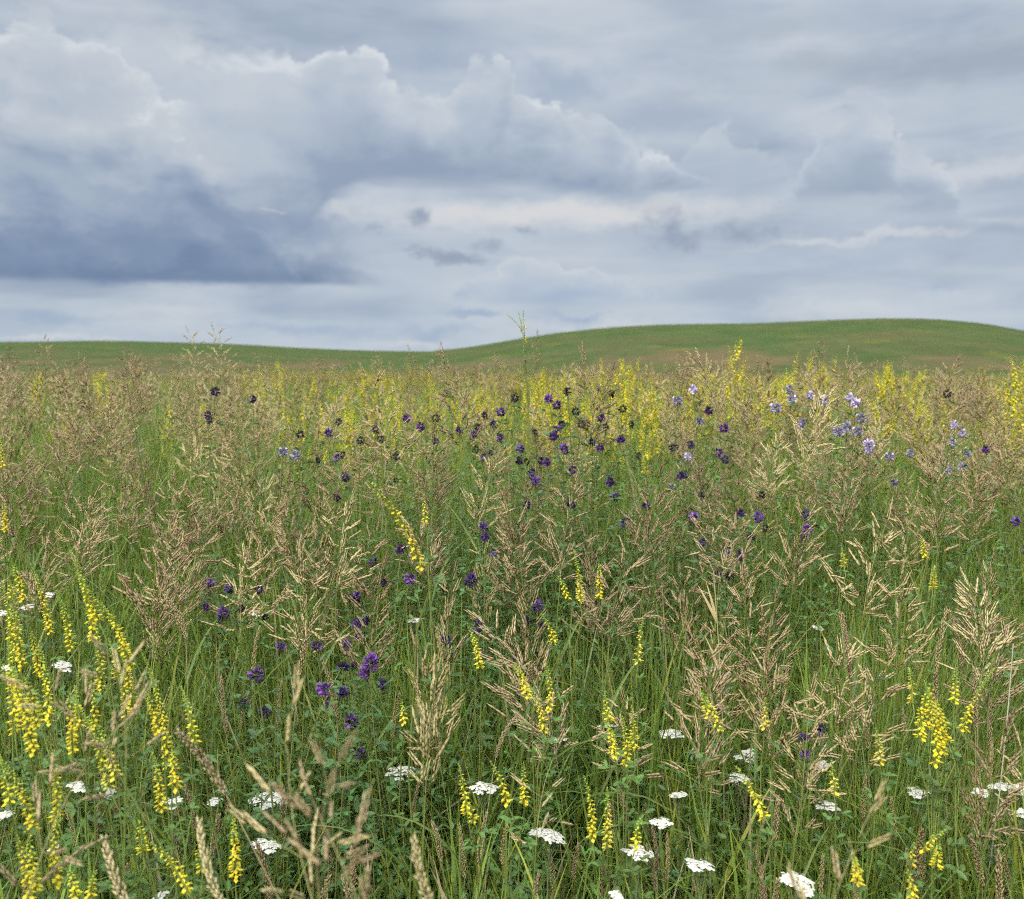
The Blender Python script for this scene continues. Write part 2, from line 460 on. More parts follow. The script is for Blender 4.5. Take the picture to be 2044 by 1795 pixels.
# ------------------------------------------------------------------ materials
def plant_mat(name, transl=0.3, rough=0.55, spec=0.25, hue=0.02, val=0.25, grain=0.25, gscale=160.0):
    m = bpy.data.materials.new(name); m.use_nodes = True
    t = m.node_tree; t.nodes.clear(); L = t.links.new
    a = t.nodes.new('ShaderNodeAttribute'); a.attribute_name = 'col'
    oi = t.nodes.new('ShaderNodeObjectInfo')
    tc_ = t.nodes.new('ShaderNodeTexCoord')
    nz = t.nodes.new('ShaderNodeTexNoise'); nz.inputs['Scale'].default_value = gscale; nz.inputs['Detail'].default_value = 2
    L(tc_.outputs['Object'], nz.inputs['Vector'])
    def mr(src, lo, hi):
        n = t.nodes.new('ShaderNodeMapRange'); L(src, n.inputs[0]); n.inputs[3].default_value = lo; n.inputs[4].default_value = hi
        return n.outputs[0]
    hs = t.nodes.new('ShaderNodeHueSaturation')
    L(mr(oi.outputs['Random'], 0.5 - hue, 0.5 + hue), hs.inputs['Hue'])
    v = t.nodes.new('ShaderNodeMath'); v.operation = 'MULTIPLY'
    L(mr(oi.outputs['Random'], 1 - val, 1 + val), v.inputs[0]); L(mr(nz.outputs['Fac'], 1 - grain, 1 + grain), v.inputs[1])
    L(v.outputs[0], hs.inputs['Value']); L(a.outputs['Color'], hs.inputs['Color'])
    p = t.nodes.new('ShaderNodeBsdfPrincipled')
    p.inputs['Roughness'].default_value = rough; p.inputs['Specular IOR Level'].default_value = spec
    L(hs.outputs[0], p.inputs['Base Color'])
    tr = t.nodes.new('ShaderNodeBsdfTranslucent'); L(hs.outputs[0], tr.inputs['Color'])
    mx = t.nodes.new('ShaderNodeMixShader'); mx.inputs[0].default_value = transl
    L(p.outputs[0], mx.inputs[1]); L(tr.outputs[0], mx.inputs[2])
    o = t.nodes.new('ShaderNodeOutputMaterial'); L(mx.outputs[0], o.inputs[0])
    return m

M_STRAW = plant_mat('straw', 0.22, 0.6, 0.2, 0.012, 0.22)
M_STEM = plant_mat('stem', 0.1, 0.5, 0.3, 0.015, 0.2)
M_LEAF = plant_mat('leaf', 0.36, 0.42, 0.45, 0.018, 0.22)
M_YEL = plant_mat('yellow_petal', 0.3, 0.6, 0.1, 0.008, 0.1, 0.12)
M_PUR = plant_mat('purple_petal', 0.25, 0.6, 0.1, 0.02, 0.3, 0.2)
M_WHT = plant_mat('white_petal', 0.25, 0.7, 0.1, 0.01, 0.06, 0.08)
# ------------------------------------------------------------------ ground and hills
def sm(x, a, b):
    t = np.clip((np.asarray(x, float) - a) / (b - a), 0, 1); return t * t * (3 - 2 * t)

def gz(x, y):
    """height of the meadow: a low swell ahead of the camera, then a long fall to the foot of the hills"""
    x = np.asarray(x, float); y = np.asarray(y, float); r = np.hypot(x, y)
    h = 0.17 * sm(y, 1.7, 3.6) + 0.025 * np.sin(x * 1.9 + 0.6) * np.sin(y * 1.3 + 1.0) * sm(r, 1.5, 4)
    h = h - 0.014 * np.maximum(r - 22, 0) * (1 - sm(r, 120, 220)) - 2.0 * sm(r, 90, 200) - 0.17 * sm(r, 30, 60)
    return h + 0.06 * np.sin(x * 0.31 + 1) * np.sin(y * 0.27) * sm(r, 8, 16)

def ground_mat():
    m = bpy.data.materials.new('meadow_ground'); m.use_nodes = True
    t = m.node_tree; L = t.links.new; p = t.nodes['Principled BSDF']; p.inputs['Roughness'].default_value = 0.95; p.inputs['Specular IOR Level'].default_value = 0.05
    a = t.nodes.new('ShaderNodeAttribute'); a.attribute_name = 'col'
    tc_ = t.nodes.new('ShaderNodeTexCoord')
    def nz(scale, det, rough=0.6):
        n = t.nodes.new('ShaderNodeTexNoise'); n.inputs['Scale'].default_value = scale; n.inputs['Detail'].default_value = det; n.inputs['Roughness'].default_value = rough
        L(tc_.outputs['Object'], n.inputs['Vector']); return n.outputs['Fac']
    def mr(s, a0, a1, b0, b1):
        n = t.nodes.new('ShaderNodeMapRange'); L(s, n.inputs[0])
        for i, v in enumerate((a0, a1, b0, b1)): n.inputs[i + 1].default_value = v
        return n.outputs[0]
    def mix(f, a_, b_):
        n = t.nodes.new('ShaderNodeMix'); n.data_type = 'RGBA'; L(f, n.inputs[0])
        for i, v in ((6, a_), (7, b_)):
            if isinstance(v, tuple): n.inputs[i].default_value = v + (1,)
            else: L(v, n.inputs[i])
        return n.outputs[2]
    base = a.outputs['Color']
    # patches of greener grass, of brown seed heads and of yellow clover
    c1 = mix(mr(nz(0.035, 5), 0.42, 0.58, 0, 0.85), base, (0.042, 0.074, 0.020))
    c2 = mix(mr(nz(0.021, 6, 0.65), 0.50, 0.64, 0, 0.75), c1, (0.078, 0.074, 0.030))
    c3 = mix(mr(nz(0.06, 7, 0.75), 0.57, 0.68, 0, 0.6), c2, (0.150, 0.130, 0.026))
    hs = t.nodes.new('ShaderNodeHueSaturation'); L(c3, hs.inputs['Color'])
    v = t.nodes.new('ShaderNodeMath'); v.operation = 'MULTIPLY'
    L(mr(nz(1.1, 5, 0.75), 0.3, 0.7, 0.86, 1.14), v.inputs[0]); L(mr(nz(0.13, 4), 0.3, 0.7, 0.86, 1.14), v.inputs[1])
    L(v.outputs[0], hs.inputs['Value'])
    L(hs.outputs[0], p.inputs['Base Color'])
    b = t.nodes.new('ShaderNodeBump'); b.inputs['Strength'].default_value = 0.35; b.inputs['Distance'].default_value = 0.5
    L(nz(0.9, 6, 0.7), b.inputs['Height']); L(b.outputs[0], p.inputs['Normal'])
    return m
M_GROUND = ground_mat()

def polar_sheet(name, rs, azs, hfun, cfun, mat):
    A, Rr = np.meshgrid(azs, rs)
    X, Y = Rr * np.sin(A), Rr * np.cos(A)
    Z = hfun(X, Y, A, Rr); C = cfun(X, Y, A, Rr)
    V = np.stack([X, Y, Z], -1).reshape(-1, 3)
    na, nr = len(azs), len(rs)
    i = np.arange(nr - 1)[:, None] * na + np.arange(na - 1)[None]
    q = np.stack([i, i + na, i + na + 1, i, i + na + 1, i + 1], -1).reshape(-1, 3)
    q = q[:, ::-1]
    me = mesh_from(name, V, q, C.reshape(-1, 3), mat, True)
    o = bpy.data.objects.new(name, me); COL.objects.link(o); o['kind'] = 'structure'
    return o

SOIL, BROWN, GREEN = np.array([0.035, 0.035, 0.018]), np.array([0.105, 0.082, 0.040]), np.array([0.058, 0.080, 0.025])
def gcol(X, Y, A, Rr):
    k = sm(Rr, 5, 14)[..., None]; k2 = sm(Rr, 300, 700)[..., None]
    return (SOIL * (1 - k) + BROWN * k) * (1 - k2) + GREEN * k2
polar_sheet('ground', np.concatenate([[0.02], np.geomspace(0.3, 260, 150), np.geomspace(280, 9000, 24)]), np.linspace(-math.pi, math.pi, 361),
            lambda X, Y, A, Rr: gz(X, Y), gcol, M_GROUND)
for o in bpy.data.objects:
    if o.name == 'ground': o['label'] = 'meadow ground under the grass running out to the hills'

def hill(name, crest_pts, r0, rc, r1, seed, label):
    q = sorted((math.atan2(pdir(*p)[0], pdir(*p)[1]), pdir(*p)[2] / math.hypot(pdir(*p)[0], pdir(*p)[1])) for p in crest_pts)
    qa, qt = np.array([a for a, _ in q]), np.array([t for _, t in q])
    azs = np.linspace(qa[0], qa[-1], 500)
    # smoothed crest
    tt = np.interp(azs, qa, qt); k = np.hanning(25); k /= k.sum()
    tt = np.convolve(np.pad(tt, 12, mode='edge'), k, 'valid')
    rr = np.random.default_rng(seed)
    ph = rr.uniform(0, 6.28, 12)
    def hf(X, Y, A, Rr):
        te_ = np.interp(A, azs, tt); hc = CAM[2] + te_ * rc
        g0 = -5.2
        u = np.clip((Rr - r0) / (rc - r0), 0, 1)
        up = np.sin(u * math.pi / 2) ** 1.25
        dn = 1 - sm(Rr, rc, r1) * 1.2
        z = g0 + (hc - g0) * up * np.where(Rr > rc, dn, 1)
        w = sum(np.sin(X * f + ph[i]) * np.sin(Y * f * 0.8 + ph[i + 6]) / (i + 1) for i, f in enumerate((0.013, 0.029, 0.05, 0.09, 0.17, 0.3)))
        return z + 0.28 * w * np.sin(np.clip(u, 0, 1) * math.pi) + 0.05 * w * (u >= 1) + rr.normal(0, .06, X.shape) * (u > .5)
    def cf(X, Y, A, Rr):
        u = np.clip((Rr - r0) / (rc - r0), 0, 1)[..., None]
        k = sm(u, 0.26, 0.46)
        c = BROWN * (1 - k) + GREEN * k
        k2 = sm(u, 0.72, 1.0)
        return c * (1 - k2) + np.array([0.060, 0.072, 0.027]) * k2
    o = polar_sheet(name, np.concatenate([np.linspace(r0, rc, 90), np.linspace(rc, r1, 26)[1:]]), azs, hf, cf, M_GROUND)
    o['label'] = label
hill('hill', [(420, 760), (640, 735), (760, 716), (860, 702), (930, 695), (1000, 684), (1100, 669), (1200, 659), (1300, 653), (1400, 651), (1500, 650), (1600, 646), (1700, 642), (1790, 640), (1860, 641), (1920, 645), (1980, 652), (2044, 663), (2150, 682), (2350, 712), (2700, 740)],
     150, 420, 620, 3, 'large rounded green hill that fills half of the skyline')
hill('hill', [(-900, 715), (-500, 695), (-250, 690), (0, 685), (100, 684), (180, 682), (260, 683), (340, 685), (420, 687), (500, 690), (600, 696), (700, 700), (800, 702), (900, 703), (1100, 706), (1500, 712), (2000, 718)],
     260, 680, 1000, 5, 'low distant green ridge under the dark cloud')
# ------------------------------------------------------------------ plant builders
# colours are reflectances
STRAW = np.array([0.40, 0.30, 0.145]); STRAW_PALE = np.array([0.60, 0.49, 0.27]); PURPLISH = np.array([0.15, 0.090, 0.055])
OLIVE = np.array([0.22, 0.21, 0.07]); STALK = np.array([0.150, 0.190, 0.045])
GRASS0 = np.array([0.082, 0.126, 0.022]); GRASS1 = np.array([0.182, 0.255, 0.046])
LEAFC = np.array([0.082, 0.150, 0.032]); LEAFB = np.array([0.070, 0.135, 0.042])
YEL = np.array([0.86, 0.71, 0.05]); YELG = np.array([0.50, 0.55, 0.07]); BUD = np.array([0.20, 0.30, 0.06])
VIO = np.array([0.150, 0.070, 0.270]); DVIO = np.array([0.050, 0.036, 0.060]); LIL = np.array([0.54, 0.48, 0.66])
WHITE = np.array([0.80, 0.80, 0.76])

def spikelet(g, p, d, L, w, ca, cb, r, hi=True):
    """a lance-shaped grass spikelet; near ones show their overlapping florets"""
    d = nrm(d); u, v, _ = frame(d); a = r.uniform(0, 6.28)
    u, v = math.cos(a) * u + math.sin(a) * v, -math.sin(a) * u + math.cos(a) * v
    p = np.asarray(p)
    if not hi:
        V = [p, p + d * L * .4 + u * w, p + d * L * .4 - u * w * .5 + v * w * .8, p + d * L * .4 - u * w * .5 - v * w * .8, p + d * L]
        g.add(V, [(0, 2, 1), (0, 3, 2), (0, 1, 3), (4, 1, 2), (4, 2, 3), (4, 3, 1)], [ca, cb, ca, lerp(ca, cb, .5), cb])
        return
    nf = 6
    for i in range(nf):
        s = 1 if i % 2 else -1
        t0 = i / nf * 0.72
        q = p + d * L * t0 + u * s * w * 0.18
        e = nrm(d + u * s * 0.10)
        l = L * (0.42 - 0.10 * t0)
        ww = w * (1 - 0.45 * t0)
        c0, c1 = lerp(ca, cb, r.uniform(0, .35)), lerp(ca, cb, r.uniform(.6, 1))
        V = [q, q + e * l * .45 + v * ww * .75, q + e * l * .42 + u * s * ww * .85, q + e * l * .45 - v * ww * .75, q + e * l * 1.12]
        g.add(V, [(0, 1, 2), (0, 2, 3), (4, 2, 1), (4, 3, 2), (0, 3, 1), (4, 1, 3)], [c0, c1, lerp(c0, c1, .5), c1, c1])

def brome_parts(H, L, r, openness=1.0, nod=0.25, ca=PURPLISH, cb=STRAW, hi=True, size=1.0, dens=1.0):
    """smooth brome: stalk, panicle of whorled branches with lance spikelets, leaves"""
    stem, pan = Geo(), Geo()
    az0 = r.uniform(0, 6.28)
    dir0 = np.array([0.05 * math.cos(az0), 0.05 * math.sin(az0), 1.0])
    low = bend((0, 0, 0), dir0, H - L, 0.0, 7, 0.012, r)
    d0 = nrm(low[-1] - low[-2])
    ax = [low[-1]]; d = d0.copy()
    nd = np.array([math.cos(az0), math.sin(az0), 0]) * nod
    NA = 10
    for i in range(NA):
        d = nrm(d + nd / NA * (0.4 + 1.2 * i / NA) + r.normal(0, 0.012, 3)); ax.append(ax[-1] + d * L / NA)
    ax = np.array(ax)
    n4 = 4 if hi else 3
    tube(stem, low, np.linspace(0.0014, 0.0010, len(low)) * (1 if hi else 1.3), np.linspace(GRASS1 * 1.1, STALK, len(low)), n4)
    tube(pan, ax, np.linspace(0.0009, 0.0004, len(ax)), lerp(STALK, cb, .45), 3)
    nodes = max(4, int(7.5 * dens)) if hi else 5
    rot = r.uniform(0, 6.28)
    for j in range(nodes):
        t = (j / nodes) ** 1.05 * 0.94
        k = t * NA; i = int(k); p = lerp(ax[i], ax[min(i + 1, NA)], k - i)
        da = nrm(ax[min(i + 1, NA)] - ax[max(i - 1, 0)]); u, v, _ = frame(da)
        nb = max(2, round((3.9 - 1.9 * t) * dens)) if hi else max(2, round(3.4 - 1.6 * t))
        rot += 1.1
        for b in range(nb):
            a = rot + 2 * math.pi * b / nb + r.normal(0, .4)
            sp = (0.66 + 0.30 * (1 - t)) * openness * r.uniform(.7, 1.25)
            bd = nrm(da * math.cos(sp) + (math.cos(a) * u + math.sin(a) * v) * math.sin(sp))
            bl = L * (0.34 * (1 - t) + 0.04) * r.uniform(.35, 1.1)
            bp = bend(p, bd, bl, 0.10 * r.uniform(-.8, 1.4), 3, .04, r)
            tube(pan, bp, 0.00035 if hi else 0.0005, lerp(STALK, cb, .4), 3)
            ns = 1 + (bl > 0.022) + (bl > 0.05)
            if not hi: ns = min(ns, 2)
            for s in range(ns):
                f = 1 - s * 0.40
                k2 = f * 3; i2 = min(int(k2), 2); q = lerp(bp[i2], bp[i2 + 1], k2 - i2)
                e = nrm(bp[min(i2 + 1, 3)] - bp[i2])
                if hi and r.random() < .12: continue
                e = nrm(e + r.normal(0, .15 if s == 0 else .26, 3) + da * r.uniform(-.1, .25))
                m = r.uniform(0, .5)
                spikelet(pan, q, e, r.uniform(.031, .046) * size, r.uniform(.0026, .0035) * size, lerp(ca, cb, m * .8), lerp(cb, STRAW_PALE, r.uniform(0, .8)), r, hi)
    for s in range(2):
        spikelet(pan, ax[-1] - d * 0.012 * s, d + r.normal(0, .1, 3), .036 * size, .0023 * size, ca, cb, r, hi)
    leaves = []
    for f in ((0.22, 0.38, 0.56) if hi else (0.3, 0.55)):
        g = Geo(); z = f * H; k = z / (H - L) * 7; i = min(int(k), 6); p = lerp(low[i], low[i + 1], k - i)
        a = r.uniform(0, 6.28)
        pts = bend(p, (math.cos(a) * .55, math.sin(a) * .55, 1.0), r.uniform(.16, .28), r.uniform(.5, 1.7), 6, .03, r)
        blade(g, pts, r.uniform(.0028, .0042), (-math.sin(a), math.cos(a), 0), GRASS0 * 1.2, GRASS1)
        leaves.append(g)
    return dict(stem=stem, panicle=pan, leaf=leaves, tip=ax[-1])

def floret(g, p, d, L, c, r):
    """pea flower of a clover: a raised standard over a keel"""
    d = nrm(d); s = nrm(np.cross(d, (0, 0, 1.0)) + r.normal(0, .05, 3)); u = np.cross(s, d)
    p = np.asarray(p); e = nrm(d + u * 0.55)
    V = [p, p + e * L * .6 - s * L * .30, p + e * L * 1.05, p + e * L * .6 + s * L * .30, p + d * L * .55 - u * L * .12 - s * L * .12, p + d * L * .95 - u * L * .05, p + d * L * .55 - u * L * .12 + s * L * .12]
    g.add(V, [(0, 1, 2), (0, 2, 3), (0, 4, 5), (0, 5, 6), (4, 6, 5)], [lerp(c, BUD, .5), c, c * 1.03, c, c * .9, c, c * .9])

def raceme(base, tip, r, bloom=0.6, droop=1.0, density=1.0, size=1.0, pale=0.0):
    """sweet clover raceme between two points: open hanging flowers below, green buds towards the tip"""
    g = Geo(); base, tip = np.asarray(base, float), np.asarray(tip, float)
    L = np.linalg.norm(tip - base); d = (tip - base) / L
    n = 8; sag = nrm(np.array([d[0], d[1], 0]) + 1e-6) * 0.06 * L
    pts = np.array([lerp(base, tip, i / n) + sag * math.sin(i / n * math.pi) * (-0.9) + np.array([0, 0, 0.10 * L * math.sin(i / n * math.pi)]) * np.hypot(d[0], d[1]) for i in range(n + 1)])
    tube(g, pts, np.linspace(.0011, .0005, n + 1) * size, np.linspace(BUD, BUD * 1.1, n + 1), 4)
    m = int(L / 0.0015 * density / size); u, v, _ = frame(d)
    for i in range(m):
        t = (i + r.uniform(0, 1)) / m
        k = t * n; j = min(int(k), n - 1); p = lerp(pts[j], pts[j + 1], k - j)
        a = i * 2.4 + r.normal(0, .4)
        o = math.cos(a) * u + math.sin(a) * v
        if t < bloom:
            q = t / bloom
            fd = nrm(o * 0.9 + np.array([0, 0, -1.0]) * droop * r.uniform(.7, 1.6) + d * 0.2)
            c = lerp(YEL, YELG, max(0, q - .72) * 2.2) * r.uniform(.85, 1.1)
            if pale: c = lerp(c, np.array([.62, .56, .25]), pale * r.uniform(0, 1))
            floret(g, p + o * .0012, fd, .0076 * size * (1.25 - .65 * q) * r.uniform(.85, 1.15), c, r)
        else:
            q = (t - bloom) / (1 - bloom)
            fd = nrm(o + np.array([0, 0, -.6]) * (1 - q) * droop + d * q * 1.4)
            leaf(g, p, fd, (0, 0, 1), .0060 * size * (1.05 - .6 * q), .0030 * size, lerp(YELG, BUD, q), lerp(YELG, BUD, q * .8), .4, 0, (.2, 1, 0))
    return g

def trifoliate(g, p, d, r, L=.02, w=.011, c=LEAFC, stalk=.02):
    """clover leaf: a stalk and three leaflets"""
    d = nrm(d); q = np.asarray(p) + d * stalk
    tube(g, [p, lerp(p, q, .5) + np.array([0, 0, .002]), q], .0005, STALK, 3)
    s = nrm(np.cross(d, (0, 0, 1.0)) + 1e-6)
    up = nrm(np.array([0, 0, 1.0]) + r.normal(0, .35, 3))
    k = c * r.uniform(.8, 1.25)
    for e in (d, nrm(d * .35 + s), nrm(d * .35 - s)):
        e = nrm(e + np.array([0, 0, r.uniform(-.5, .45)]))
        leaf(g, q, e, up, L * r.uniform(.8, 1.15), w, k, k * 1.1, .35, .1, (0.05, .8, 1.0, .85, .25))

def shoot(pts, r, foliage, n, L=.02, w=.011, c=LEAFC, lo=.1, hi=.95):
    """clover leaves set along a stalk"""
    m = len(pts) - 1
    for i in range(n):
        t = lo + (hi - lo) * (i + r.uniform(0, 1)) / n
        k = t * m; j = min(int(k), m - 1); p = lerp(pts[j], pts[j + 1], k - j)
        a = i * 2.4 + r.normal(0, .5)
        trifoliate(foliage, p, (math.cos(a), math.sin(a), r.uniform(.1, .8)), r, L * r.uniform(.75, 1.2), w * r.uniform(.8, 1.15), c, L * r.uniform(.6, 1.4))

def alfalfa_head(p, d, r, R_=.012, c=VIO, bud=0.0):
    """alfalfa flower head: a short dense cluster of small pea flowers"""
    g = Geo(); d = nrm(d); u, v, _ = frame(d); p = np.asarray(p)
    n = 50; lop = r.uniform(0, 6.28); sq = r.uniform(.9, 1.5)
    for i in range(n):
        t = (i + .5) / n
        if math.cos(i * 2.4 - lop) > .35 and r.random() < .45 or r.random() < .08: continue
        a = i * 2.4
        th = math.acos(max(-1, 1 - 1.85 * t))
        o = d * math.cos(th) * sq + (math.cos(a) * u + math.sin(a) * v) * math.sin(th)
        q = p + d * R_ * .3 + o * R_ * .38 * r.uniform(.8, 1.1)
        k = c * r.uniform(.5, 1.6)
        if r.random() < bud: k = lerp(DVIO, LEAFC * .5, r.uniform(0, .7))
        fd = nrm(o + r.normal(0, .22, 3)); L = R_ * r.uniform(.5, .85) * (0.7 if r.random() < bud else 1)
        s = nrm(np.cross(fd, d) + r.normal(0, .3, 3)); w = np.cross(s, fd)
        V = [q, q + fd * L * .6 + s * L * .42, q + fd * L + w * L * .3, q + fd * L * .6 - s * L * .42, q + fd * L * .95 - w * L * .2 + s * L * .2, q + fd * L * .95 - w * L * .2 - s * L * .2]
        g.add(V, [(0, 1, 2), (0, 2, 3), (0, 4, 5), (0, 1, 4), (0, 5, 3)], [k * .7, k, k * 1.35, k, k * .8, k * .8])
    return g

def yarrow_head(r, Wd=.055, dome=.12):
    """yarrow: a flat cluster of many small five-rayed white flowers, centre at the origin"""
    g = Geo(); cl = Geo()
    clusters = max(3, int(14 * (Wd / .055) ** 1.3)); done = []
    tube_pts = []
    for i in range(clusters):
        rad = Wd * .5 * math.sqrt((i + .3) / clusters) * .86; a = i * 2.4 + r.normal(0, .25)
        cx, cy = rad * math.cos(a), rad * math.sin(a)
        cz = -dome * Wd * (2 * rad / Wd) ** 2 + r.normal(0, .0016)
        tube_pts.append((cx, cy, cz))
        m = int(r.integers(12, 17))
        for j in range(m):
            rr = .0072 * math.sqrt((j + .4) / m) * 1.15; b = j * 2.4 + r.normal(0, .3)
            p = np.array([cx + rr * math.cos(b), cy + rr * math.sin(b), cz - 14 * rr * rr + r.normal(0, .0006)])
            up = nrm(np.array([cx * 5 + rr * math.cos(b) * 40, cy * 5 + rr * math.sin(b) * 40, 1.0]) + r.normal(0, .16, 3)); u, v, _ = frame(up)
            fr = r.uniform(.0029, .0037); V = [p + up * .0005]; C = [np.array([.62, .58, .36])]
            for q in range(10):
                ang = q * math.pi / 5 + j
                k = fr * (1.0 if q % 2 == 0 else .66)
                V.append(p + (math.cos(ang) * u + math.sin(ang) * v) * k - up * .0004 * (q % 2)); C.append(WHITE * r.uniform(.92, 1.04))
            g.add(V, [(0, q + 1, (q + 1) % 10 + 1) for q in range(10)], C)
            # green cup under each floret
            g.add([p - up * .0035, p + u * .0013, p + v * .0013, p - u * .0013, p - v * .0013], [(0, 2, 1), (0, 3, 2), (0, 4, 3), (0, 1, 4)], np.array([.28, .32, .16]))
    return g, tube_pts

def feather_leaf(g, p, d, L, r, c=np.array([.075, .125, .065])):
    """a finely cut yarrow leaf"""
    pts = bend(p, d, L, r.uniform(.3, .9), 8, .03, r)
    tube(g, pts, .0006, c, 3)
    s = nrm(np.cross(d, (0, 0, 1.0)) + 1e-6)
    for i in range(1, 9):
        e = nrm(pts[i] - pts[i - 1])
        for k in (1, -1):
            w = L * .17 * math.sin(.35 + 2.6 * i / 9)
            for tl in (-.25, .25):
                leaf(g, pts[i], nrm(s * k + e * (.5 + tl) + np.array([0, 0, .25 + tl])), (0, 0, 1), w, w * .28, c * r.uniform(.8, 1.2), c * 1.2, .2, 0, (.3, 1, 0))

def june_parts(H, L, r, col=STRAW, width=1.0, nod=.15, hi=True):
    """a dense narrow seed spike on a thin stalk"""
    stem, sp = Geo(), Geo()
    a0 = r.uniform(0, 6.28); nd = np.array([math.cos(a0), math.sin(a0), 0])
    low = bend((0, 0, 0), (0.04 * math.cos(a0), .04 * math.sin(a0), 1), H - L, 0, 6, .015, r)
    tube(stem, low, np.linspace(.0011, .0008, len(low)), np.linspace(GRASS1, lerp(STALK, col, .5), len(low)), 4)
    d = nrm(low[-1] - low[-2]); ax = [low[-1]]
    for i in range(12):
        d = nrm(d + nd * nod / 12 + r.normal(0, .015, 3)); ax.append(ax[-1] + d * L / 12)
    ax = np.array(ax); tube(sp, ax, .0008, col * .7, 3)
    n = 90 if hi else 40
    for i in range(n):
        t = i / n; k = t * 12; j = min(int(k), 11); p = lerp(ax[j], ax[j + 1], k - j)
        e0 = nrm(ax[j + 1] - ax[j]); u, v, _ = frame(e0); a = i * 2.4
        env = (0.55 + .45 * math.sin(min(1, t * 3.2) * 1.57)) * (1 - t ** 3 * .6) * (1 + .35 * math.sin(t * 40 + a0))
        o = math.cos(a) * u + math.sin(a) * v
        q = p + o * .0022 * width * env
        spikelet(sp, q, e0 + o * .42 * env, .0075 * r.uniform(.8, 1.2), .0014 * width ** .5, lerp(PURPLISH, col, r.uniform(.35, .8)), lerp(col, STRAW_PALE, r.uniform(0, .9)), r, False)
    lv = Geo(); a = r.uniform(0, 6.28)
    blade(lv, bend(low[2], (math.cos(a) * .5, math.sin(a) * .5, 1), .14, 1.0, 6, .03, r), .002, (-math.sin(a), math.cos(a), 0), GRASS0 * 1.2, GRASS1)
    return dict(stem=stem, seed_spike=sp, leaf=[lv], tip=ax[-1])
# ------------------------------------------------------------------ things placed one by one
REG = []            # every plant that stands on its own: object, noun, look, picture place, distance
def reg(o, noun, look, cat, group, P):
    px, py, z = project(P)
    o['category'] = cat; o['group'] = group; o['kind'] = 'thing'
    REG.append(dict(o=o, noun=noun, look=look, px=px, py=py, z=z))

def quat(yaw, lean, laz):
    q = Matrix.Rotation(lean, 3, Vector((-math.sin(laz), math.cos(laz), 0))) @ Matrix.Rotation(yaw, 3, 'Z')
    return q

def seat(tip, P, yaw, lean, laz):
    """where a plant stands, and at what scale, so that its tip comes to P with its foot on the ground"""
    q = quat(yaw, lean, laz); w = np.array(q @ Vector(tip)); P = np.asarray(P, float)
    s = 1.0
    for _ in range(4):
        b = P - s * w
        s = (P[2] - float(gz(b[0], b[1]))) / w[2]
    b = P - s * w
    return q, s, b

def as_meshes(parts, mats):
    out = {}
    for k, v in parts.items():
        if k == 'tip': continue
        out[k] = [mesh_from(k, *g.arr(), mats[k]) for g in (v if isinstance(v, list) else [v])]
    return out

# ---- smooth brome
rb = np.random.default_rng(5)
BROME = []
STYLES = [('straw-coloured spreading', 1.15, .35, lerp(PURPLISH, STRAW, .5), lerp(STRAW, STRAW_PALE, .25), 1.0), ('purplish brown', .85, .2, PURPLISH, lerp(PURPLISH, STRAW, .7), 1.0),
          ('olive green narrow', .55, .15, OLIVE, lerp(OLIVE, STRAW, .6), .9), ('pale nodding', .95, .8, lerp(STRAW, PURPLISH, .25), STRAW_PALE, 1.1), ('tawny bushy', 1.0, .5, lerp(PURPLISH, STRAW, .5), STRAW * 1.05, 1.1), ('sparse drooping', 1.15, .7, lerp(PURPLISH, STRAW, .7), lerp(STRAW, STRAW_PALE, .5), .42)]
for hgt in (.52, .68, .82, .95, 1.08):
    for st in range(6):
        look, op, nod, ca, cb, dn = STYLES[st]
        L = rb.uniform(.17, .23) * (0.85 + .15 * hgt) * (.75 if st == 5 else 1)
        p = brome_parts(hgt, L, rb, op, nod, ca, cb, True, .78 if st == 5 else 1.0, dn)
        BROME.append(dict(look=look, st=st, tip=p['tip'], m=as_meshes(p, dict(stem=M_STEM, panicle=M_STRAW, leaf=M_LEAF))))
def put_brome(P, st=None, yaw=None, lean=None, laz=None, r=rb):
    yaw = r.uniform(0, 6.28) if yaw is None else yaw
    lean = abs(r.normal(0, .07)) if lean is None else lean
    laz = r.uniform(0, 6.28) if laz is None else laz
    h = P[2] - float(gz(P[0], P[1]))
    c = [b for b in BROME if st is None or b['st'] == st]
    best = min(abs(b['tip'][2] - h) for b in c)
    c = [b for b in c if abs(b['tip'][2] - h) < best + .05]
    v = c[int(r.integers(len(c)))]
    q, s, b = seat(v['tip'], P, yaw, lean, laz)
    if not .6 < s < 1.35: return None
    o = thing('smooth_brome', b, q.to_quaternion(), s)
    for k, ms in v['m'].items():
        for me in ms: mk(k, me, None, o)
    reg(o, 'brome panicle', v['look'], 'grass stem', 'smooth brome stems in seed', P)
    return o

PI = math.pi
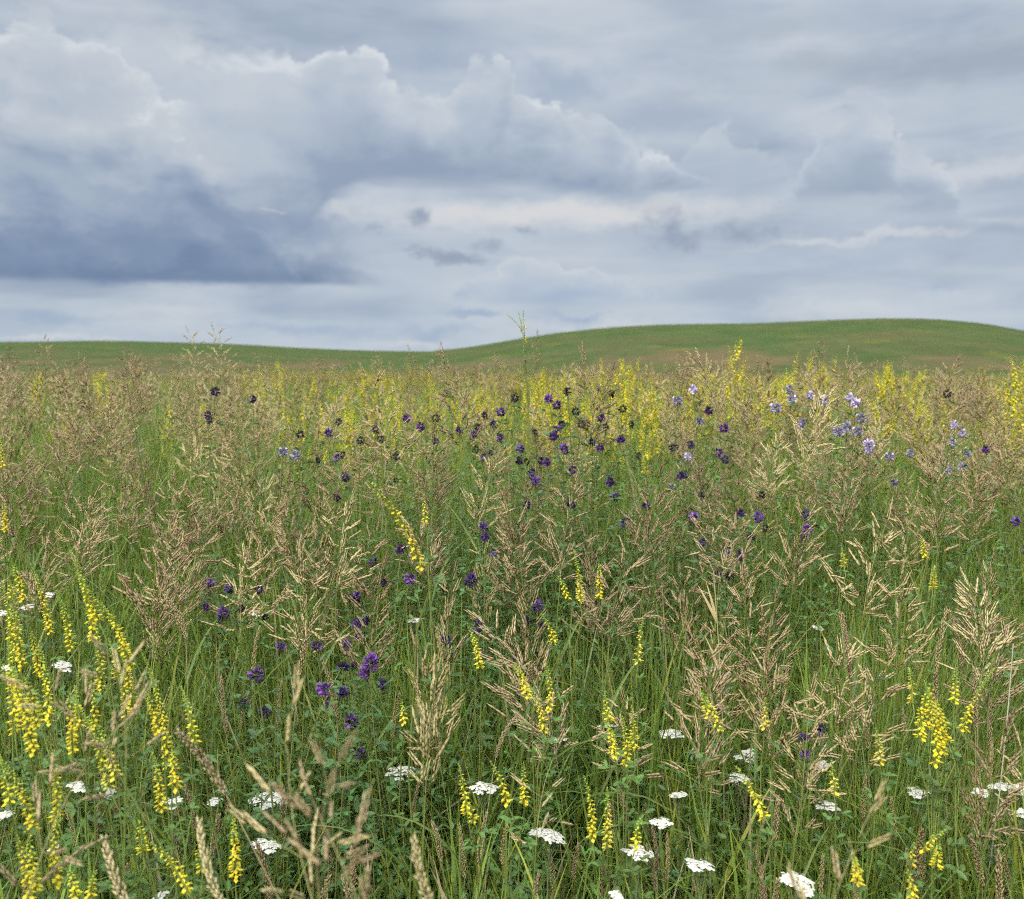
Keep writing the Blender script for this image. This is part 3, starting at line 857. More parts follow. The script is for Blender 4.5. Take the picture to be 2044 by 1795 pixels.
# x, y of the tip, distance, style, lean, lean direction (0 = towards the hill side, pi = towards the cloud side)
for px, py, Y, st, ln, la in (
    (728, 748, 2.35, 0, .16, PI), (886, 718, 2.4, 1, .10, PI), (1163, 706, 2.6, 1, .02, 0), (1222, 742, 2.6, 1, .12, 0), (1512, 730, 2.6, 4, .05, 0), (1692, 708, 3.0, 4, .05, PI), (1385, 716, 2.8, 3, .2, PI),
    (192, 985, 2.0, 4, .05, 0), (120, 880, 2.5, 0, .05, 0), (250, 940, 2.4, 0, .05, 0), (345, 960, 2.3, 0, .15, 0), (865, 868, 2.3, 1, .05, PI), (1005, 905, 2.3, 4, .05, 0), (1655, 790, 2.3, 3, .22, 0),
    (1150, 958, 1.95, 4, .04, 0), (1318, 945, 1.95, 1, .04, 0), (1270, 1080, 1.75, 0, .05, 0), (1005, 1000, 2.0, 1, .05, PI), (1775, 1030, 1.85, 0, .05, 0), (1850, 925, 2.2, 4, .05, 0), (1940, 930, 2.2, 4, .05, 0), (1700, 920, 2.2, 1, .05, 0),
    (1550, 1195, 1.7, 1, .04, 0), (1480, 1160, 1.75, 0, .08, PI), (1800, 1150, 1.65, 0, .05, 0), (1930, 1165, 1.7, 3, .3, 0), (1450, 1020, 1.95, 4, .05, 0), (1615, 1010, 2.1, 4, .05, 0),
    (600, 1118, 1.8, 0, .10, 0), (765, 1135, 1.7, 1, .05, PI), (640, 1010, 2.0, 2, .06, 0), (700, 1010, 2.0, 0, .06, 0), (420, 1040, 2.0, 0, .1, 0), (500, 1090, 1.9, 0, .05, PI), (560, 1010, 2.1, 4, .05, 0),
    (875, 1330, 1.35, 2, .03, 0), (830, 1290, 1.45, 1, .12, PI), (1165, 1065, 1.9, 1, .02, 0), (905, 1150, 1.8, 2, .05, 0), (1060, 1190, 1.75, 2, .05, 0), (960, 1240, 1.7, 3, .1, PI), (1020, 1300, 1.6, 3, .1, PI), (1395, 1050, 2.0, 3, .05, PI),
    (1440, 1330, 1.5, 3, .25, PI), (1380, 1270, 1.6, 0, .25, PI), (1690, 1300, 1.6, 3, .15, PI), (1620, 1380, 1.5, 0, .08, PI), (1775, 1320, 1.55, 0, .05, 0), (1530, 1330, 1.5, 4, .03, 0), (1980, 1120, 1.9, 1, .2, 0), (2030, 1260, 1.7, 3, .1, PI),
    (590, 1385, 0.85, 5, .35, PI), (690, 1500, 0.70, 5, .15, PI), (612, 1570, 0.72, 5, .6, PI),
    (205, 1300, 0.88, 5, .1, 0), (250, 1440, 0.95, 5, .45, 0), (40, 1370, 0.95, 5, .5, PI),
    (1745, 1605, 0.85, 5, .4, 0), (1638, 1482, 1.3, 5, .12, 0), (2010, 1450, 1.3, 1, .1, 0), (1120, 1480, 1.35, 5, .1, 0), 
    (90, 676, 5.5, 1, .03, 0), (375, 662, 5.0, 0, .08, 0), (425, 655, 4.6, 0, .05, 0), (255, 692, 6, 1, .03, 0), (20, 695, 5, 1, .04, 0), (815, 692, 9, 1, .0, 0), (880, 688, 8, 1, .0, 0), (1072, 668, 6, 2, .0, 0), (1640, 685, 5, 1, .05, 0), (480, 735, 4.2, 1, .03, 0), (290, 745, 4.0, 1, .05, 0), (165, 700, 6, 1, .03, 0), (630, 715, 7, 1, .03, 0), (990, 705, 7, 1, .03, 0),
):
    put_brome(at(px, py, Y), st, lean=ln * .8, laz=la + rb.normal(0, .4))

# the meadow's own stand of brome: sampled over the ground, nearest ones as plants of their own
def in_frame(P, mx=60, top=560):
    px, py, z = project(P); return -mx < px < W + mx and top < py < H + 40

def brome_density(px, py, Y):
    d = 1.0
    if 690 < px < 880 and Y < 1.9: return 0.0
    if 600 < px < 1300 and Y > 1.9 and Y < 4.2: d *= .45
    if 640 < px < 1380 and Y > 4.2: d *= .55
    if px > 1780 and Y < 2.0: d *= .45
    if 330 < px < 560 and Y < 2.0: d *= .5
    if px < 330 and Y < 2.0: d *= .55
    if 860 < px < 1700 and Y < 1.75: d *= .4
    return d
cand = []
rs = np.random.default_rng(21)
def zone(y0, y1, dens, zlo, zhi):
    area = .5 * (y1 ** 2 - y0 ** 2) * 1.16
    for _ in range(int(area * dens)):
        Y = math.sqrt(rs.uniform(y0 ** 2, y1 ** 2)); x = rs.uniform(-.58, .58) * Y
        h = rs.triangular(zlo, zlo + (zhi - zlo) * .34, zhi)
        P = np.array([x, Y, float(gz(x, Y)) + h])
        px, py, z = project(P)
        if -80 < px < W + 80 and py < H - 60 and rs.random() < brome_density(px, py, Y): cand.append((Y, P))
zone(1.25, 1.75, 3.5, .42, .72)
zone(1.75, 2.4, 17, .58, .92)
zone(2.4, 3.4, 36, .70, 1.02)
zone(3.4, 5.2, 30, .60, 1.08)
zone(5.2, 9.0, 22, .56, 1.06)
cand.sort(key=lambda c: c[0])
n_ind = 298 - len(REG)
ind, rest = [], []
for Y, P in cand:
    (ind if len(ind) < n_ind else rest).append(P)
for P in ind: put_brome(P, int(rs.choice(5, p=[.3, .24, .14, .14, .18])))
# ---- yellow sweet clover, near plants: each drawn for itself
rc_ = np.random.default_rng(8)
def put_clover(racs, Y, bloom=.62, size=1.0, leaves=14, pale=0.0, look='flowering'):
    """racs: base x, y and tip x, y of each flower spike in the photograph; all on one plant about Y away"""
    Ps = []
    for bx, by, tx, ty in racs:
        y1 = Y + rc_.normal(0, .03)
        B = at(bx, by, y1); ex = 1.22 if Y < 1.7 else 1.0; T = at(bx + (tx - bx) * ex, by + (ty - by) * ex, y1 + rc_.normal(0, .03)); Ps.append((B, T))
    cx = np.mean([b[0] for b, _ in Ps]) + rc_.normal(0, .04); cy = Y + rc_.uniform(.0, .10)
    foot = np.array([cx, cy, float(gz(cx, cy))])
    o = thing('sweet_clover', foot)
    stem, fol = Geo(), Geo()
    zmin = min(b[2] for b, _ in Ps)
    fork = np.array([np.mean([b[0] for b, _ in Ps]) * .6 + cx * .4, np.mean([b[1] for b, _ in Ps]) * .6 + cy * .4, foot[2] + (zmin - foot[2]) * .72]) - foot
    n = 6
    main = np.array([fork * (i / n) + np.array([rc_.normal(0, .006), rc_.normal(0, .006), 0]) * (0 < i < n) for i in range(n + 1)])
    tube(stem, main, np.linspace(.0022, .0014, n + 1) * size, np.linspace(STALK * .9, STALK * 1.2, n + 1), 5)
    shoot(main, rc_, fol, leaves, .018, .009, LEAFC * 1.05, .25, 1)
    for B, T in Ps:
        B, T = B - foot, T - foot
        mid = lerp(main[-1], B, .5) + np.array([0, 0, .02])
        d = nrm(T - B); pre = B - d * .03
        pts = np.array([main[-1 - int(rc_.integers(0, 2))], mid, pre, B])
        tube(stem, pts, np.linspace(.0013, .0008, 4) * size, STALK * 1.2, 4)
        shoot(pts[:3], rc_, fol, 4, .015, .007, LEAFC * 1.15, .2, 1)
        mk('flower_spike', raceme(B, T, rc_, bloom * rc_.uniform(.85, 1.15), rc_.uniform(.8, 1.2), 1.0, size, pale), M_YEL, o)
    mk('stem', stem, M_STEM, o); mk('foliage', fol, M_LEAF, o)
    ctr = np.mean([lerp(b, t, .5) for b, t in Ps], axis=0)
    k = 'single-spiked' if len(racs) == 1 else 'two-spiked' if len(racs) == 2 else 'many-spiked'
    reg(o, 'yellow sweet clover', (look + ' ' if look != 'flowering' else '') + k, 'wildflower', 'yellow sweet clover plants', ctr)
for racs, Y, kw in (
    ([(842, 1132, 750, 988)], 1.45, dict(bloom=.92, size=1.2, look='long slanting')), ([(850, 1042, 842, 985)], 1.85, {}),
    ([(1158, 1200, 1145, 1098), (1132, 1192, 1112, 1150)], 1.75, {}), ([(1197, 1192, 1196, 1122)], 1.8, {}), ([(958, 1332, 938, 1262)], 1.6, {}), ([(1106, 1282, 1080, 1225)], 1.7, {}),
    ([(1274, 1322, 1282, 1250)], 1.6, dict(pale=.5)), ([(1052, 1390, 1028, 1335), (1096, 1418, 1090, 1338)], 1.5, {}), ([(1086, 1458, 1062, 1385)], 1.45, {}), ([(806, 1442, 802, 1405)], 1.5, dict(pale=.4)),
    ([(1215, 1440, 1208, 1392)], 1.5, {}), ([(1250, 1525, 1240, 1438), (1226, 1508, 1212, 1452), (1266, 1492, 1262, 1425)], 1.42, {}), ([(932, 1622, 918, 1542), (946, 1640, 930, 1600)], 1.35, {}),
    ([(1012, 1602, 984, 1535)], 1.38, {}), ([(1046, 1602, 1045, 1535)], 1.4, {}), ([(1182, 1672, 1168, 1570)], 1.3, {}), ([(1212, 1692, 1212, 1595)], 1.32, dict(pale=.4)), ([(1268, 1692, 1280, 1640)], 1.35, {}),
    ([(1526, 1632, 1478, 1548)], 1.32, {}), ([(1868, 1525, 1848, 1388), (1892, 1482, 1862, 1400), (1838, 1472, 1850, 1392), (1855, 1450, 1858, 1380), (1880, 1500, 1872, 1420)], 1.35, dict(bloom=.85, look='dense')),
    ([(1922, 1458, 1976, 1355), (1905, 1400, 1908, 1345)], 1.36, dict(bloom=.6)), ([(1436, 1455, 1408, 1398), (1415, 1430, 1400, 1390)], 1.45, {}), ([(1526, 1450, 1528, 1405)], 1.45, dict(pale=.4)), ([(1822, 1400, 1815, 1345)], 1.45, dict(pale=.4)),
    ([(1820, 1722, 1824, 1690), (1870, 1730, 1874, 1690), (1840, 1700, 1880, 1665)], 1.28, {}), ([(1712, 1762, 1705, 1720)], 1.25, {}), ([(1822, 1790, 1812, 1745)], 1.22, {}), ([(1756, 1520, 1748, 1465)], 1.4, dict(pale=.6)), ([(1665, 1580, 1660, 1530)], 1.35, dict(pale=.5)),
    ([(100, 1262, 66, 1150), (45, 1195, 25, 1130)], 1.6, {}), ([(186, 1275, 148, 1130), (196, 1240, 160, 1160)], 1.4, dict(look='arching')), ([(262, 1335, 212, 1225), (250, 1300, 205, 1220), (265, 1410, 245, 1320)], 1.4, dict(look='arching')), ([(200, 1380, 180, 1230), (235, 1350, 220, 1290)], 1.4, dict(pale=.5)),
    ([(66, 1500, 5, 1345), (30, 1460, 18, 1310), (75, 1450, 52, 1370), (45, 1420, 30, 1350)], 1.25, dict(bloom=.85, look='dense')), ([(78, 1345, 62, 1270), (30, 1320, 20, 1240)], 1.5, {}), ([(145, 1500, 138, 1400), (160, 1450, 150, 1385)], 1.25, {}), ([(218, 1570, 165, 1430), (230, 1550, 195, 1460)], 1.22, dict(pale=.4)),
    ([(335, 1530, 288, 1335), (315, 1460, 290, 1390)], 1.28, dict(bloom=.6)), ([(388, 1482, 366, 1390)], 1.32, {}), ([(322, 1615, 308, 1525), (350, 1570, 345, 1500)], 1.25, {}), ([(112, 1640, 92, 1490)], 1.2, {}), ([(42, 1335, 24, 1195)], 1.4, {}), ([(142, 1295, 116, 1200)], 1.42, {}), ([(98, 1440, 82, 1310)], 1.3, {}), ([(252, 1425, 236, 1330)], 1.35, dict(pale=.3)), ([(22, 1270, 6, 1180)], 1.5, {}), ([(190, 1450, 172, 1345)], 1.32, {}), ([(66, 1660, 8, 1535), (20, 1600, 0, 1520)], 1.15, {}),
    ([(58, 1795, 34, 1685), (70, 1780, 60, 1690)], 1.12, dict(bloom=.8)), ([(116, 1762, 120, 1635)], 1.14, {}), ([(375, 1778, 312, 1700)], 1.2, dict(bloom=.8)), ([(402, 1735, 395, 1680)], 1.25, {}), ([(470, 1750, 467, 1645)], 1.22, {}), ([(150, 1795, 138, 1745), (180, 1800, 190, 1750)], 1.12, {}), ([(285, 1700, 278, 1650)], 1.25, {}),
    ([(1052, 682, 1012, 628), (1042, 660, 1034, 622), (1046, 655, 1044, 620)], 3.1, dict(bloom=.28, look='tall green')), ([(650, 920, 645, 880)], 2.6, {}), ([(5, 930, 2, 862)], 2.2, {}), ([(12, 1060, 5, 1000)], 2.0, {}), ([(1685, 1130, 1680, 1095)], 2.0, dict(pale=.3)), ([(1862, 1175, 1866, 1130)], 1.9, {}), ([(1845, 1110, 1840, 1075)], 1.95, {}), ([(1780, 860, 1778, 820)], 2.8, {}), ([(1290, 912, 1290, 890)], 2.6, {}), ([(22, 1190, 15, 1150)], 1.7, {}),
):
    put_clover(racs, Y, **kw)

# ---- sweet clover farther back: copies of a few branched plants
rm = np.random.default_rng(17)
def clover_mid(Hh, r, n):
    stem, fol, sp = Geo(), Geo(), []
    a0 = r.uniform(0, 6.28)
    main = bend((0, 0, 0), (.06 * math.cos(a0), .06 * math.sin(a0), 1), Hh * .92, 0, 8, .02, r)
    tube(stem, main, np.linspace(.0025, .001, 9), STALK, 4)
    shoot(main, r, fol, 16, .02, .009, LEAFC * 1.15, .3, .95)
    for i in range(n):
        t = .62 + .38 * (i + 1) / n
        k = t * 8; j = min(int(k), 7); p = lerp(main[j], main[j + 1], k - j)
        a = i * 2.4; out = r.uniform(.25, .7) * (1.3 - t)
        d = nrm((math.cos(a) * out * 1.6, math.sin(a) * out * 1.6, 1.0))
        b = p + d * r.uniform(.04, .10); tp = b + nrm(d + np.array([0, 0, .3])) * r.uniform(.07, .12)
        tube(stem, [p, b], .0009, STALK * 1.2, 3)
        sp.append(raceme(b, tp, r, r.uniform(.75, .95), 1.0, 1.0, 2.2))
    top = max((g.arr()[0][:, 2].max() for g in sp)); e = main[-1]
    return dict(stem=stem, foliage=fol, flower_spike=sp, tip=np.array([e[0], e[1], top]))
CM = []
for hh, n in ((.95, 7), (1.05, 9), (1.1, 6), (1.15, 10), (.9, 8)):
    p = clover_mid(hh, rm, n); CM.append((p['tip'], as_meshes(p, dict(stem=M_STEM, foliage=M_LEAF, flower_spike=M_YEL))))
for cx, cy, sx_, n, Y in ((690, 795, 35, 7, 4.6), (760, 738, 30, 6, 6.5), (835, 775, 35, 9, 5.2), (950, 765, 35, 7, 5.5), (1100, 735, 22, 8, 4.8), (1245, 706, 9, 3, 5.0), (1265, 762, 32, 9, 4.6), (1318, 768, 14, 4, 5.5), (1400, 722, 22, 4, 5.5),
                          (1450, 735, 28, 7, 5.2), (1472, 664, 6, 1, 4.0), (1562, 732, 12, 4, 5.5), (1622, 700, 26, 4, 5.5), (1772, 716, 14, 4, 5.5), (1830, 727, 8, 2, 6), (1852, 790, 28, 6, 4.6), (1945, 785, 45, 9, 5), (2036, 706, 10, 3, 4.2), (1995, 820, 38, 5, 4.2),
                          (197, 722, 8, 2, 5.5), (70, 732, 9, 1, 5.5), (100, 815, 25, 2, 4), (515, 738, 18, 3, 7), (555, 714, 6, 2, 7), (640, 745, 30, 4, 7.5), (430, 790, 40, 2, 5), (1660, 770, 40, 5, 5), (1180, 790, 30, 6, 4.4), (560, 800, 40, 3, 5), (1360, 790, 30, 4, 4.8), (1040, 790, 40, 5, 5)):
    for i in range(math.ceil(n * 1.5)):
        px, py, y1 = cx + rm.normal(0, sx_ * 1.5), cy + abs(rm.normal(0, 16)), Y * rm.uniform(.85, 1.2)
        P = at(px, py, y1)
        tip, ms = CM[int(rm.integers(len(CM)))]
        q, s, b = seat(tip, P, rm.uniform(0, 6.28), abs(rm.normal(0, .05)), rm.uniform(0, 6.28))
        if not .55 < s < 1.6: continue
        o = thing('sweet_clover', b, q.to_quaternion(), s)
        for k, mm in ms.items():
            for me in mm: mk(k, me, None, o)
        reg(o, 'yellow sweet clover', 'branching', 'wildflower', 'yellow sweet clover plants', P)

# ---- alfalfa
ra = np.random.default_rng(31)
def alfalfa_parts(Hh, r, nh, c, bud, look):
    stem, fol, heads = Geo(), Geo(), []
    a0 = r.uniform(0, 6.28)
    main = bend((0, 0, 0), (.08 * math.cos(a0), .08 * math.sin(a0), 1), Hh, 0, 8, .03, r)
    tube(stem, main, np.linspace(.0019, .001, 9), STALK * .9, 4)
    shoot(main, r, fol, 26, .017, .0075, lerp(LEAFC, LEAFB, r.uniform(0, 1)), .3, .98)
    heads.append(alfalfa_head(main[-1], main[-1] - main[-2], r, r.uniform(.0098, .0135), c, bud))
    for i in range(nh - 1):
        j = 7 - i; a = r.uniform(0, 6.28)
        b = main[j] + np.array([math.cos(a) * .028, math.sin(a) * .028, r.uniform(.02, .05)])
        tube(stem, [main[j], b], .0007, STALK, 3)
        heads.append(alfalfa_head(b, (math.cos(a) * .5, math.sin(a) * .5, 1), r, r.uniform(.009, .0115), c * r.uniform(.8, 1.1), min(1, bud + .25)))
    return dict(stem=stem, foliage=fol, flower_head=heads, tip=main[-1])
ALF = []
for look, c, bud, hs in (('deep violet', VIO, .12, (.6, .75, .9)), ('dusky violet', VIO * .8, .45, (.6, .78, .92)), ('dark budding', DVIO * 1.2, .9, (.7, .9)), ('pale lilac', LIL, .05, (.75, .9))):
    for hh in hs:
        for nh in (1, 2):
            p = alfalfa_parts(hh, ra, nh, c, bud, look)
            ALF.append((look, p['tip'], as_meshes(p, dict(stem=M_STEM, foliage=M_LEAF, flower_head=M_PUR))))
def put_alf(px, py, look, Y=None):
    if Y is None:
        ang = math.atan((py - 720) / FPX)
        Y = 2.75 - 1.0 * np.clip((py - 780) / 500, 0, 1.15) + ra.normal(0, .07)
    P = at(px, py, Y); h = P[2] - float(gz(P[0], P[1]))
    c = [a for a in ALF if a[0] == look]; best = min(abs(a[1][2] - h) for a in c); c = [a for a in c if abs(a[1][2] - h) < best + .06]
    _, tip, ms = c[int(ra.integers(len(c)))]
    q, s, b = seat(tip, P, ra.uniform(0, 6.28), abs(ra.normal(0, .08)), ra.uniform(0, 6.28))
    o = thing('alfalfa', b, q.to_quaternion(), s)
    for k, mm in ms.items():
        for me in mm: mk(k, me, None, o)
    reg(o, 'alfalfa flower', look, 'wildflower', 'alfalfa plants in flower', P)
for px, py in ((655, 868), (690, 955), (917, 862), (945, 870), (1095, 800), (1112, 812), (1200, 838), (1105, 875), (1125, 897), (1182, 885), (1198, 897), (1040, 900), (1037, 923), (1092, 925), (1068, 963), (1219, 965), (1227, 995), (1415, 823), (1445, 858), (1358, 952), (1480, 1027), (1450, 1105), (1480, 1112), (1608, 1030), (1612, 1060),
               (1968, 900), (965, 1055), (968, 1075), (1072, 1212), (420, 1167), (457, 1178), (447, 1230), (710, 1195), (745, 1125), (690, 1290), (740, 1328), (728, 1346), (685, 1385), (645, 1380), (940, 1163), (1605, 1475), (812, 838), (840, 855), (1000, 826), (712, 1248), (1238, 880), (1385, 1035), (818, 1160), (2028, 1045), (1515, 1035)):
    put_alf(px, py, 'deep violet')
for px, py in ((750, 860), (870, 885), (1345, 897), (1378, 890), (518, 1180), (632, 1293), (528, 1425), (560, 1293), (513, 1353), (700, 1445), (685, 1335), (800, 1100), (955, 1255), (1050, 1245), (890, 1280), (790, 915), (985, 850), (1160, 850), (1640, 1460), (955, 855), (1448, 920), (1290, 1010), (1140, 1010), (600, 870), (430, 785, ), (505, 800), (415, 830)):
    put_alf(px, py, 'dusky violet')
for px, py in ((1133, 785), (1027, 798), (1243, 820), (1220, 788), (968, 832), (870, 838), (720, 882), (760, 880), (1150, 825), (1068, 865), (1400, 990), (1260, 850), (675, 845), (1520, 990), (1890, 790)):
    put_alf(px, py, 'dark budding')
for px, py in ((1352, 803), (1383, 780), (1576, 780), (1548, 818), (1580, 800), (1617, 792), (1645, 803), (1697, 796), (1708, 808), (1672, 865), (1690, 853), (1711, 864), (1718, 838), (1905, 850), (1923, 868), (1735, 902), (1775, 915), (1816, 908), (565, 905), (590, 912), (1372, 915), (1735, 890), (1900, 885)):
    put_alf(px, py, 'pale lilac')

# ---- yarrow
ry = np.random.default_rng(41)
for px, py, wpx in ((802, 1536, 64), (965, 1567, 52), (537, 1592, 76), (1094, 1662, 70), (1275, 1698, 64), (1336, 1460, 52), (1110, 1475, 42), (1492, 1504, 50), (1598, 1756, 72), (1398, 1723, 58), (530, 1682, 62), (155, 1568, 38), (213, 1578, 38), (125, 1326, 34), (1634, 1524, 38), (1652, 1606, 36), (1318, 1639, 36), (1475, 1550, 36), (1832, 1578, 40), (1960, 1579, 30), (1996, 1568, 42),
                    (2034, 1572, 44), (2038, 1622, 24), (345, 1602, 32), (425, 1599, 26), (8, 1626, 30), (8, 1222, 20), (52, 1210, 28), (507, 1222, 26), (831, 1236, 22), (1210, 1446, 30), (1356, 1583, 30), (1232, 1787, 20), (108, 1690, 18), (1634, 1252, 14), (320, 1786, 22), (14, 1330, 14), (100, 1185, 14)):
    ang = math.atan((py - 720) / FPX)
    Y = 0.77 / max(math.tan(math.atan((py - H / 2) / FPX) + PITCH), .05)
    if py < 1360: Y = {True: 2.2}.get(py < 1260, 1.85)
    Y = min(Y * ry.uniform(.97, 1.02), 2.4)
    Wd = wpx / FPX * Y * 1.06
    P = at(px, py, Y); foot = np.array([P[0] + ry.normal(0, .02), P[1] + abs(ry.normal(0, .03)), 0]); foot[2] = float(gz(foot[0], foot[1]))
    o = thing('yarrow', foot); loc = P - foot
    g, tp = yarrow_head(ry, Wd, ry.uniform(.08, .16))
    tilt = np.array(Matrix.Rotation(ry.normal(0, .14) + (.25 if px == 1094 else 0), 3, Vector((0, 1, 0))) @ Matrix.Rotation(ry.normal(-.03, .09), 3, Vector((1, 0, 0))))
    gh = Geo(); gh.merge(g, tilt, loc)
    stem, fol = Geo(), Geo()
    fork = loc - np.array([0, 0, Wd * .75 + .01])
    m = np.array([fork * t + np.array([ry.normal(0, .004), ry.normal(0, .004), 0]) * (t < 1) * (t > 0) for t in np.linspace(0, 1, 7)])
    tube(stem, m, np.linspace(.0019, .0014, 7), np.array([.15, .18, .09]), 5)
    for t in tp:
        q = tilt @ np.array(t) + loc - np.array([0, 0, .003])
        tube(stem, [m[-1], lerp(m[-1], q, .6) - np.array([0, 0, Wd * .08]), q], .0005, np.array([.20, .24, .12]), 3)
    for i in range(5):
        k = int(ry.integers(1, 6)); a = ry.uniform(0, 6.28)
        feather_leaf(fol, m[k], (math.cos(a), math.sin(a), .7), ry.uniform(.05, .09), ry)
    mk('flower_head', gh, M_WHT, o); mk('stem', stem, M_STEM, o); mk('foliage', fol, M_LEAF, o)
    look = 'broad white' if wpx >= 50 else 'medium white' if wpx >= 30 else 'small white'
    reg(o, 'yarrow head', look, 'wildflower', 'white yarrow plants', P)

# ---- dense seed spikes
rj = np.random.default_rng(51)
JUN = []
for hh, L, col, wd, nod, look in ((.80, .10, STRAW_PALE, 1.0, .6, 'plump tan'), (.92, .11, STRAW_PALE, 1.1, .8, 'plump tan'), (.40, .08, lerp(PURPLISH, STRAW, .5), 1.0, .2, 'reddish brown'), (.48, .07, lerp(PURPLISH, STRAW, .35), .9, .25, 'reddish brown'), (.5, .09, STRAW * .9, .8, .3, 'slender tan'), (.7, .11, STRAW, .9, .3, 'slender tan')):
    for _ in range(2):
        p = june_parts(hh, L, rj, col, wd, nod); JUN.append((look, p['tip'], as_meshes(p, dict(stem=M_STEM, seed_spike=M_STRAW, leaf=M_LEAF))))
def put_june(px, py, Y, look, lean=None, laz=None):
    P = at(px, py, Y); h = P[2] - float(gz(P[0], P[1]))
    c = [a for a in JUN if a[0] == look]; best = min(abs(a[1][2] - h) for a in c); c = [a for a in c if abs(a[1][2] - h) < best + .08]
    _, tip, ms = c[int(rj.integers(len(c)))]
    q, s, b = seat(tip, P, rj.uniform(0, 6.28), abs(rj.normal(0, .08)) if lean is None else lean, rj.uniform(0, 6.28) if laz is None else laz)
    if not .4 < s < 2.2: return
    o = thing('june_grass', b, q.to_quaternion(), s)
    for k, mm in ms.items():
        for me in mm: mk(k, me, None, o)
    reg(o, 'june grass spike', look, 'grass stem', 'june grass stems with dense spikes', P)
for px, py, Y, ln, la in ((356, 1462, 1.0, .45, PI), (398, 1640, .95, .6, PI), (208, 1677, .95, .8, PI), (828, 1682, .85, .75, PI), (330, 1190, 1.7, .05, 0), (1030, 1430, 1.5, .05, 0)):
    put_june(px, py, Y, 'plump tan', ln, la)
for i in range(62):
    px = rj.uniform(20, 2030); py = rj.uniform(1450, 1760); look = ('reddish brown', 'slender tan', 'reddish brown')[i % 3]
    Y = .78 / math.tan(math.atan((py - H / 2) / FPX) + PITCH) * rj.uniform(.92, 1.08)
    put_june(px, py, Y, look)
for i in range(26):
    put_june(rj.uniform(250, 1000) if i % 2 else rj.uniform(1500, 2040), rj.uniform(1180, 1420), rj.uniform(1.6, 2.1), 'slender tan')

# ---- leafy herbs low in the grass
rh = np.random.default_rng(61)
for px, py in ((592, 1590), (1275, 1752), (1500, 1570), (1350, 1712), (705, 1765), (1570, 1650), (1010, 1765), (1690, 1690), (440, 1650), (180, 1700), (1130, 1560), (1940, 1640), (860, 1450), (1290, 1560), (260, 1610)):
    Y = .86 / math.tan(math.atan((py - H / 2) / FPX) + PITCH)
    P = at(px, py, Y); foot = np.array([P[0], P[1], float(gz(P[0], P[1]))]); h = P[2] - foot[2]
    o = thing('leafy_herb', foot); stem, fol = Geo(), Geo()
    m = bend((0, 0, 0), (rh.normal(0, .1), rh.normal(0, .1), 1), h, 0, 7, .03, rh); tube(stem, m, np.linspace(.002, .001, 8), STALK, 5)
    c = np.array([.085, .17, .04]) * rh.uniform(.8, 1.2)
    for i in range(20):
        k = 1.5 + 5.4 * i / 20; j = min(int(k), 6); q = lerp(m[j], m[j + 1], k - j); a = i * 2.4
        leaf(fol, q, (math.cos(a), math.sin(a), rh.uniform(.2, 1.0)), (0, 0, 1), rh.uniform(.035, .06), rh.uniform(.010, .016), c * rh.uniform(.8, 1.15), c * 1.15, .35, .35, (.15, .85, 1, .7, .3, 0))
    mk('stem', stem, M_STEM, o); mk('foliage', fol, M_LEAF, o)
    reg(o, 'leafy herb', 'bright green', 'herb', 'low leafy herbs in the grass', P)

# ---- odd ones out: a bleached bare stalk and a withered orange leaf
def lone(name, label, cat, foot_px, tip_px, Y, rad, col, leafy=False):
    B, T = at(*tip_px, Y), None
    F = at(*foot_px, Y + .02); F[2] = float(gz(F[0], F[1]))
    o = thing(name, F); g = Geo(); t = B - F
    pts = np.array([t * k + np.array([.015 * math.sin(k * 3), 0, 0]) for k in np.linspace(0, 1, 9)])
    tube(g, pts, np.linspace(rad, rad * .6, 9), col, 5); mk('stem', g, M_STRAW, o)
    lg = Geo()
    for k in ((.97, .9, .8) if leafy else (.45,)):
        i = min(int(k * 8), 7)
        blade(lg, bend(pts[i], (-.35 + rh.normal(0, .1), -.1, 1), .085 if leafy else .10, .2, 6, .03, rh), .0032, (1, .3, 0), col, col * 1.2)
    mk('leaf', lg, M_STRAW, o)
    o['category'] = cat; o['label'] = label; o['kind'] = 'thing'
lone('dry_stalk', 'bleached bare stalk slanting up through the bright fine grass', 'dry stalk', (1935, 1560), (2020, 1285), 1.55, .0016, np.array([.42, .40, .30]))
lone('dry_stalk', 'dark bare stalk leaning above the brown seed heads', 'dry stalk', (330, 900), (252, 765), 2.6, .0022, np.array([.16, .15, .08]))
lone('withered_shoot', 'withered orange tan shoot standing among green alfalfa leaves', 'dry shoot', (1450, 1330), (1422, 1140), 1.75, .0016, np.array([.44, .33, .18]), True)
# ------------------------------------------------------------------ what nobody could count
rg = np.random.default_rng(71)
def fan(n, y0, y1, half=.62, r=rg):
    Y = np.sqrt(r.uniform(y0 ** 2, y1 ** 2, n)); return r.uniform(-half, half, n) * Y, Y
def margin(y0, y1, dens, r=rg, half=.60, out=1.6):
    """places beside the pictured wedge, so that the meadow goes on to either side"""
    n = int(2 * out * (y1 - y0) * dens)
    Y = r.uniform(y0, y1, n); return (half * Y + r.uniform(0, out, n)) * np.where(r.random(n) < .5, -1, 1), Y

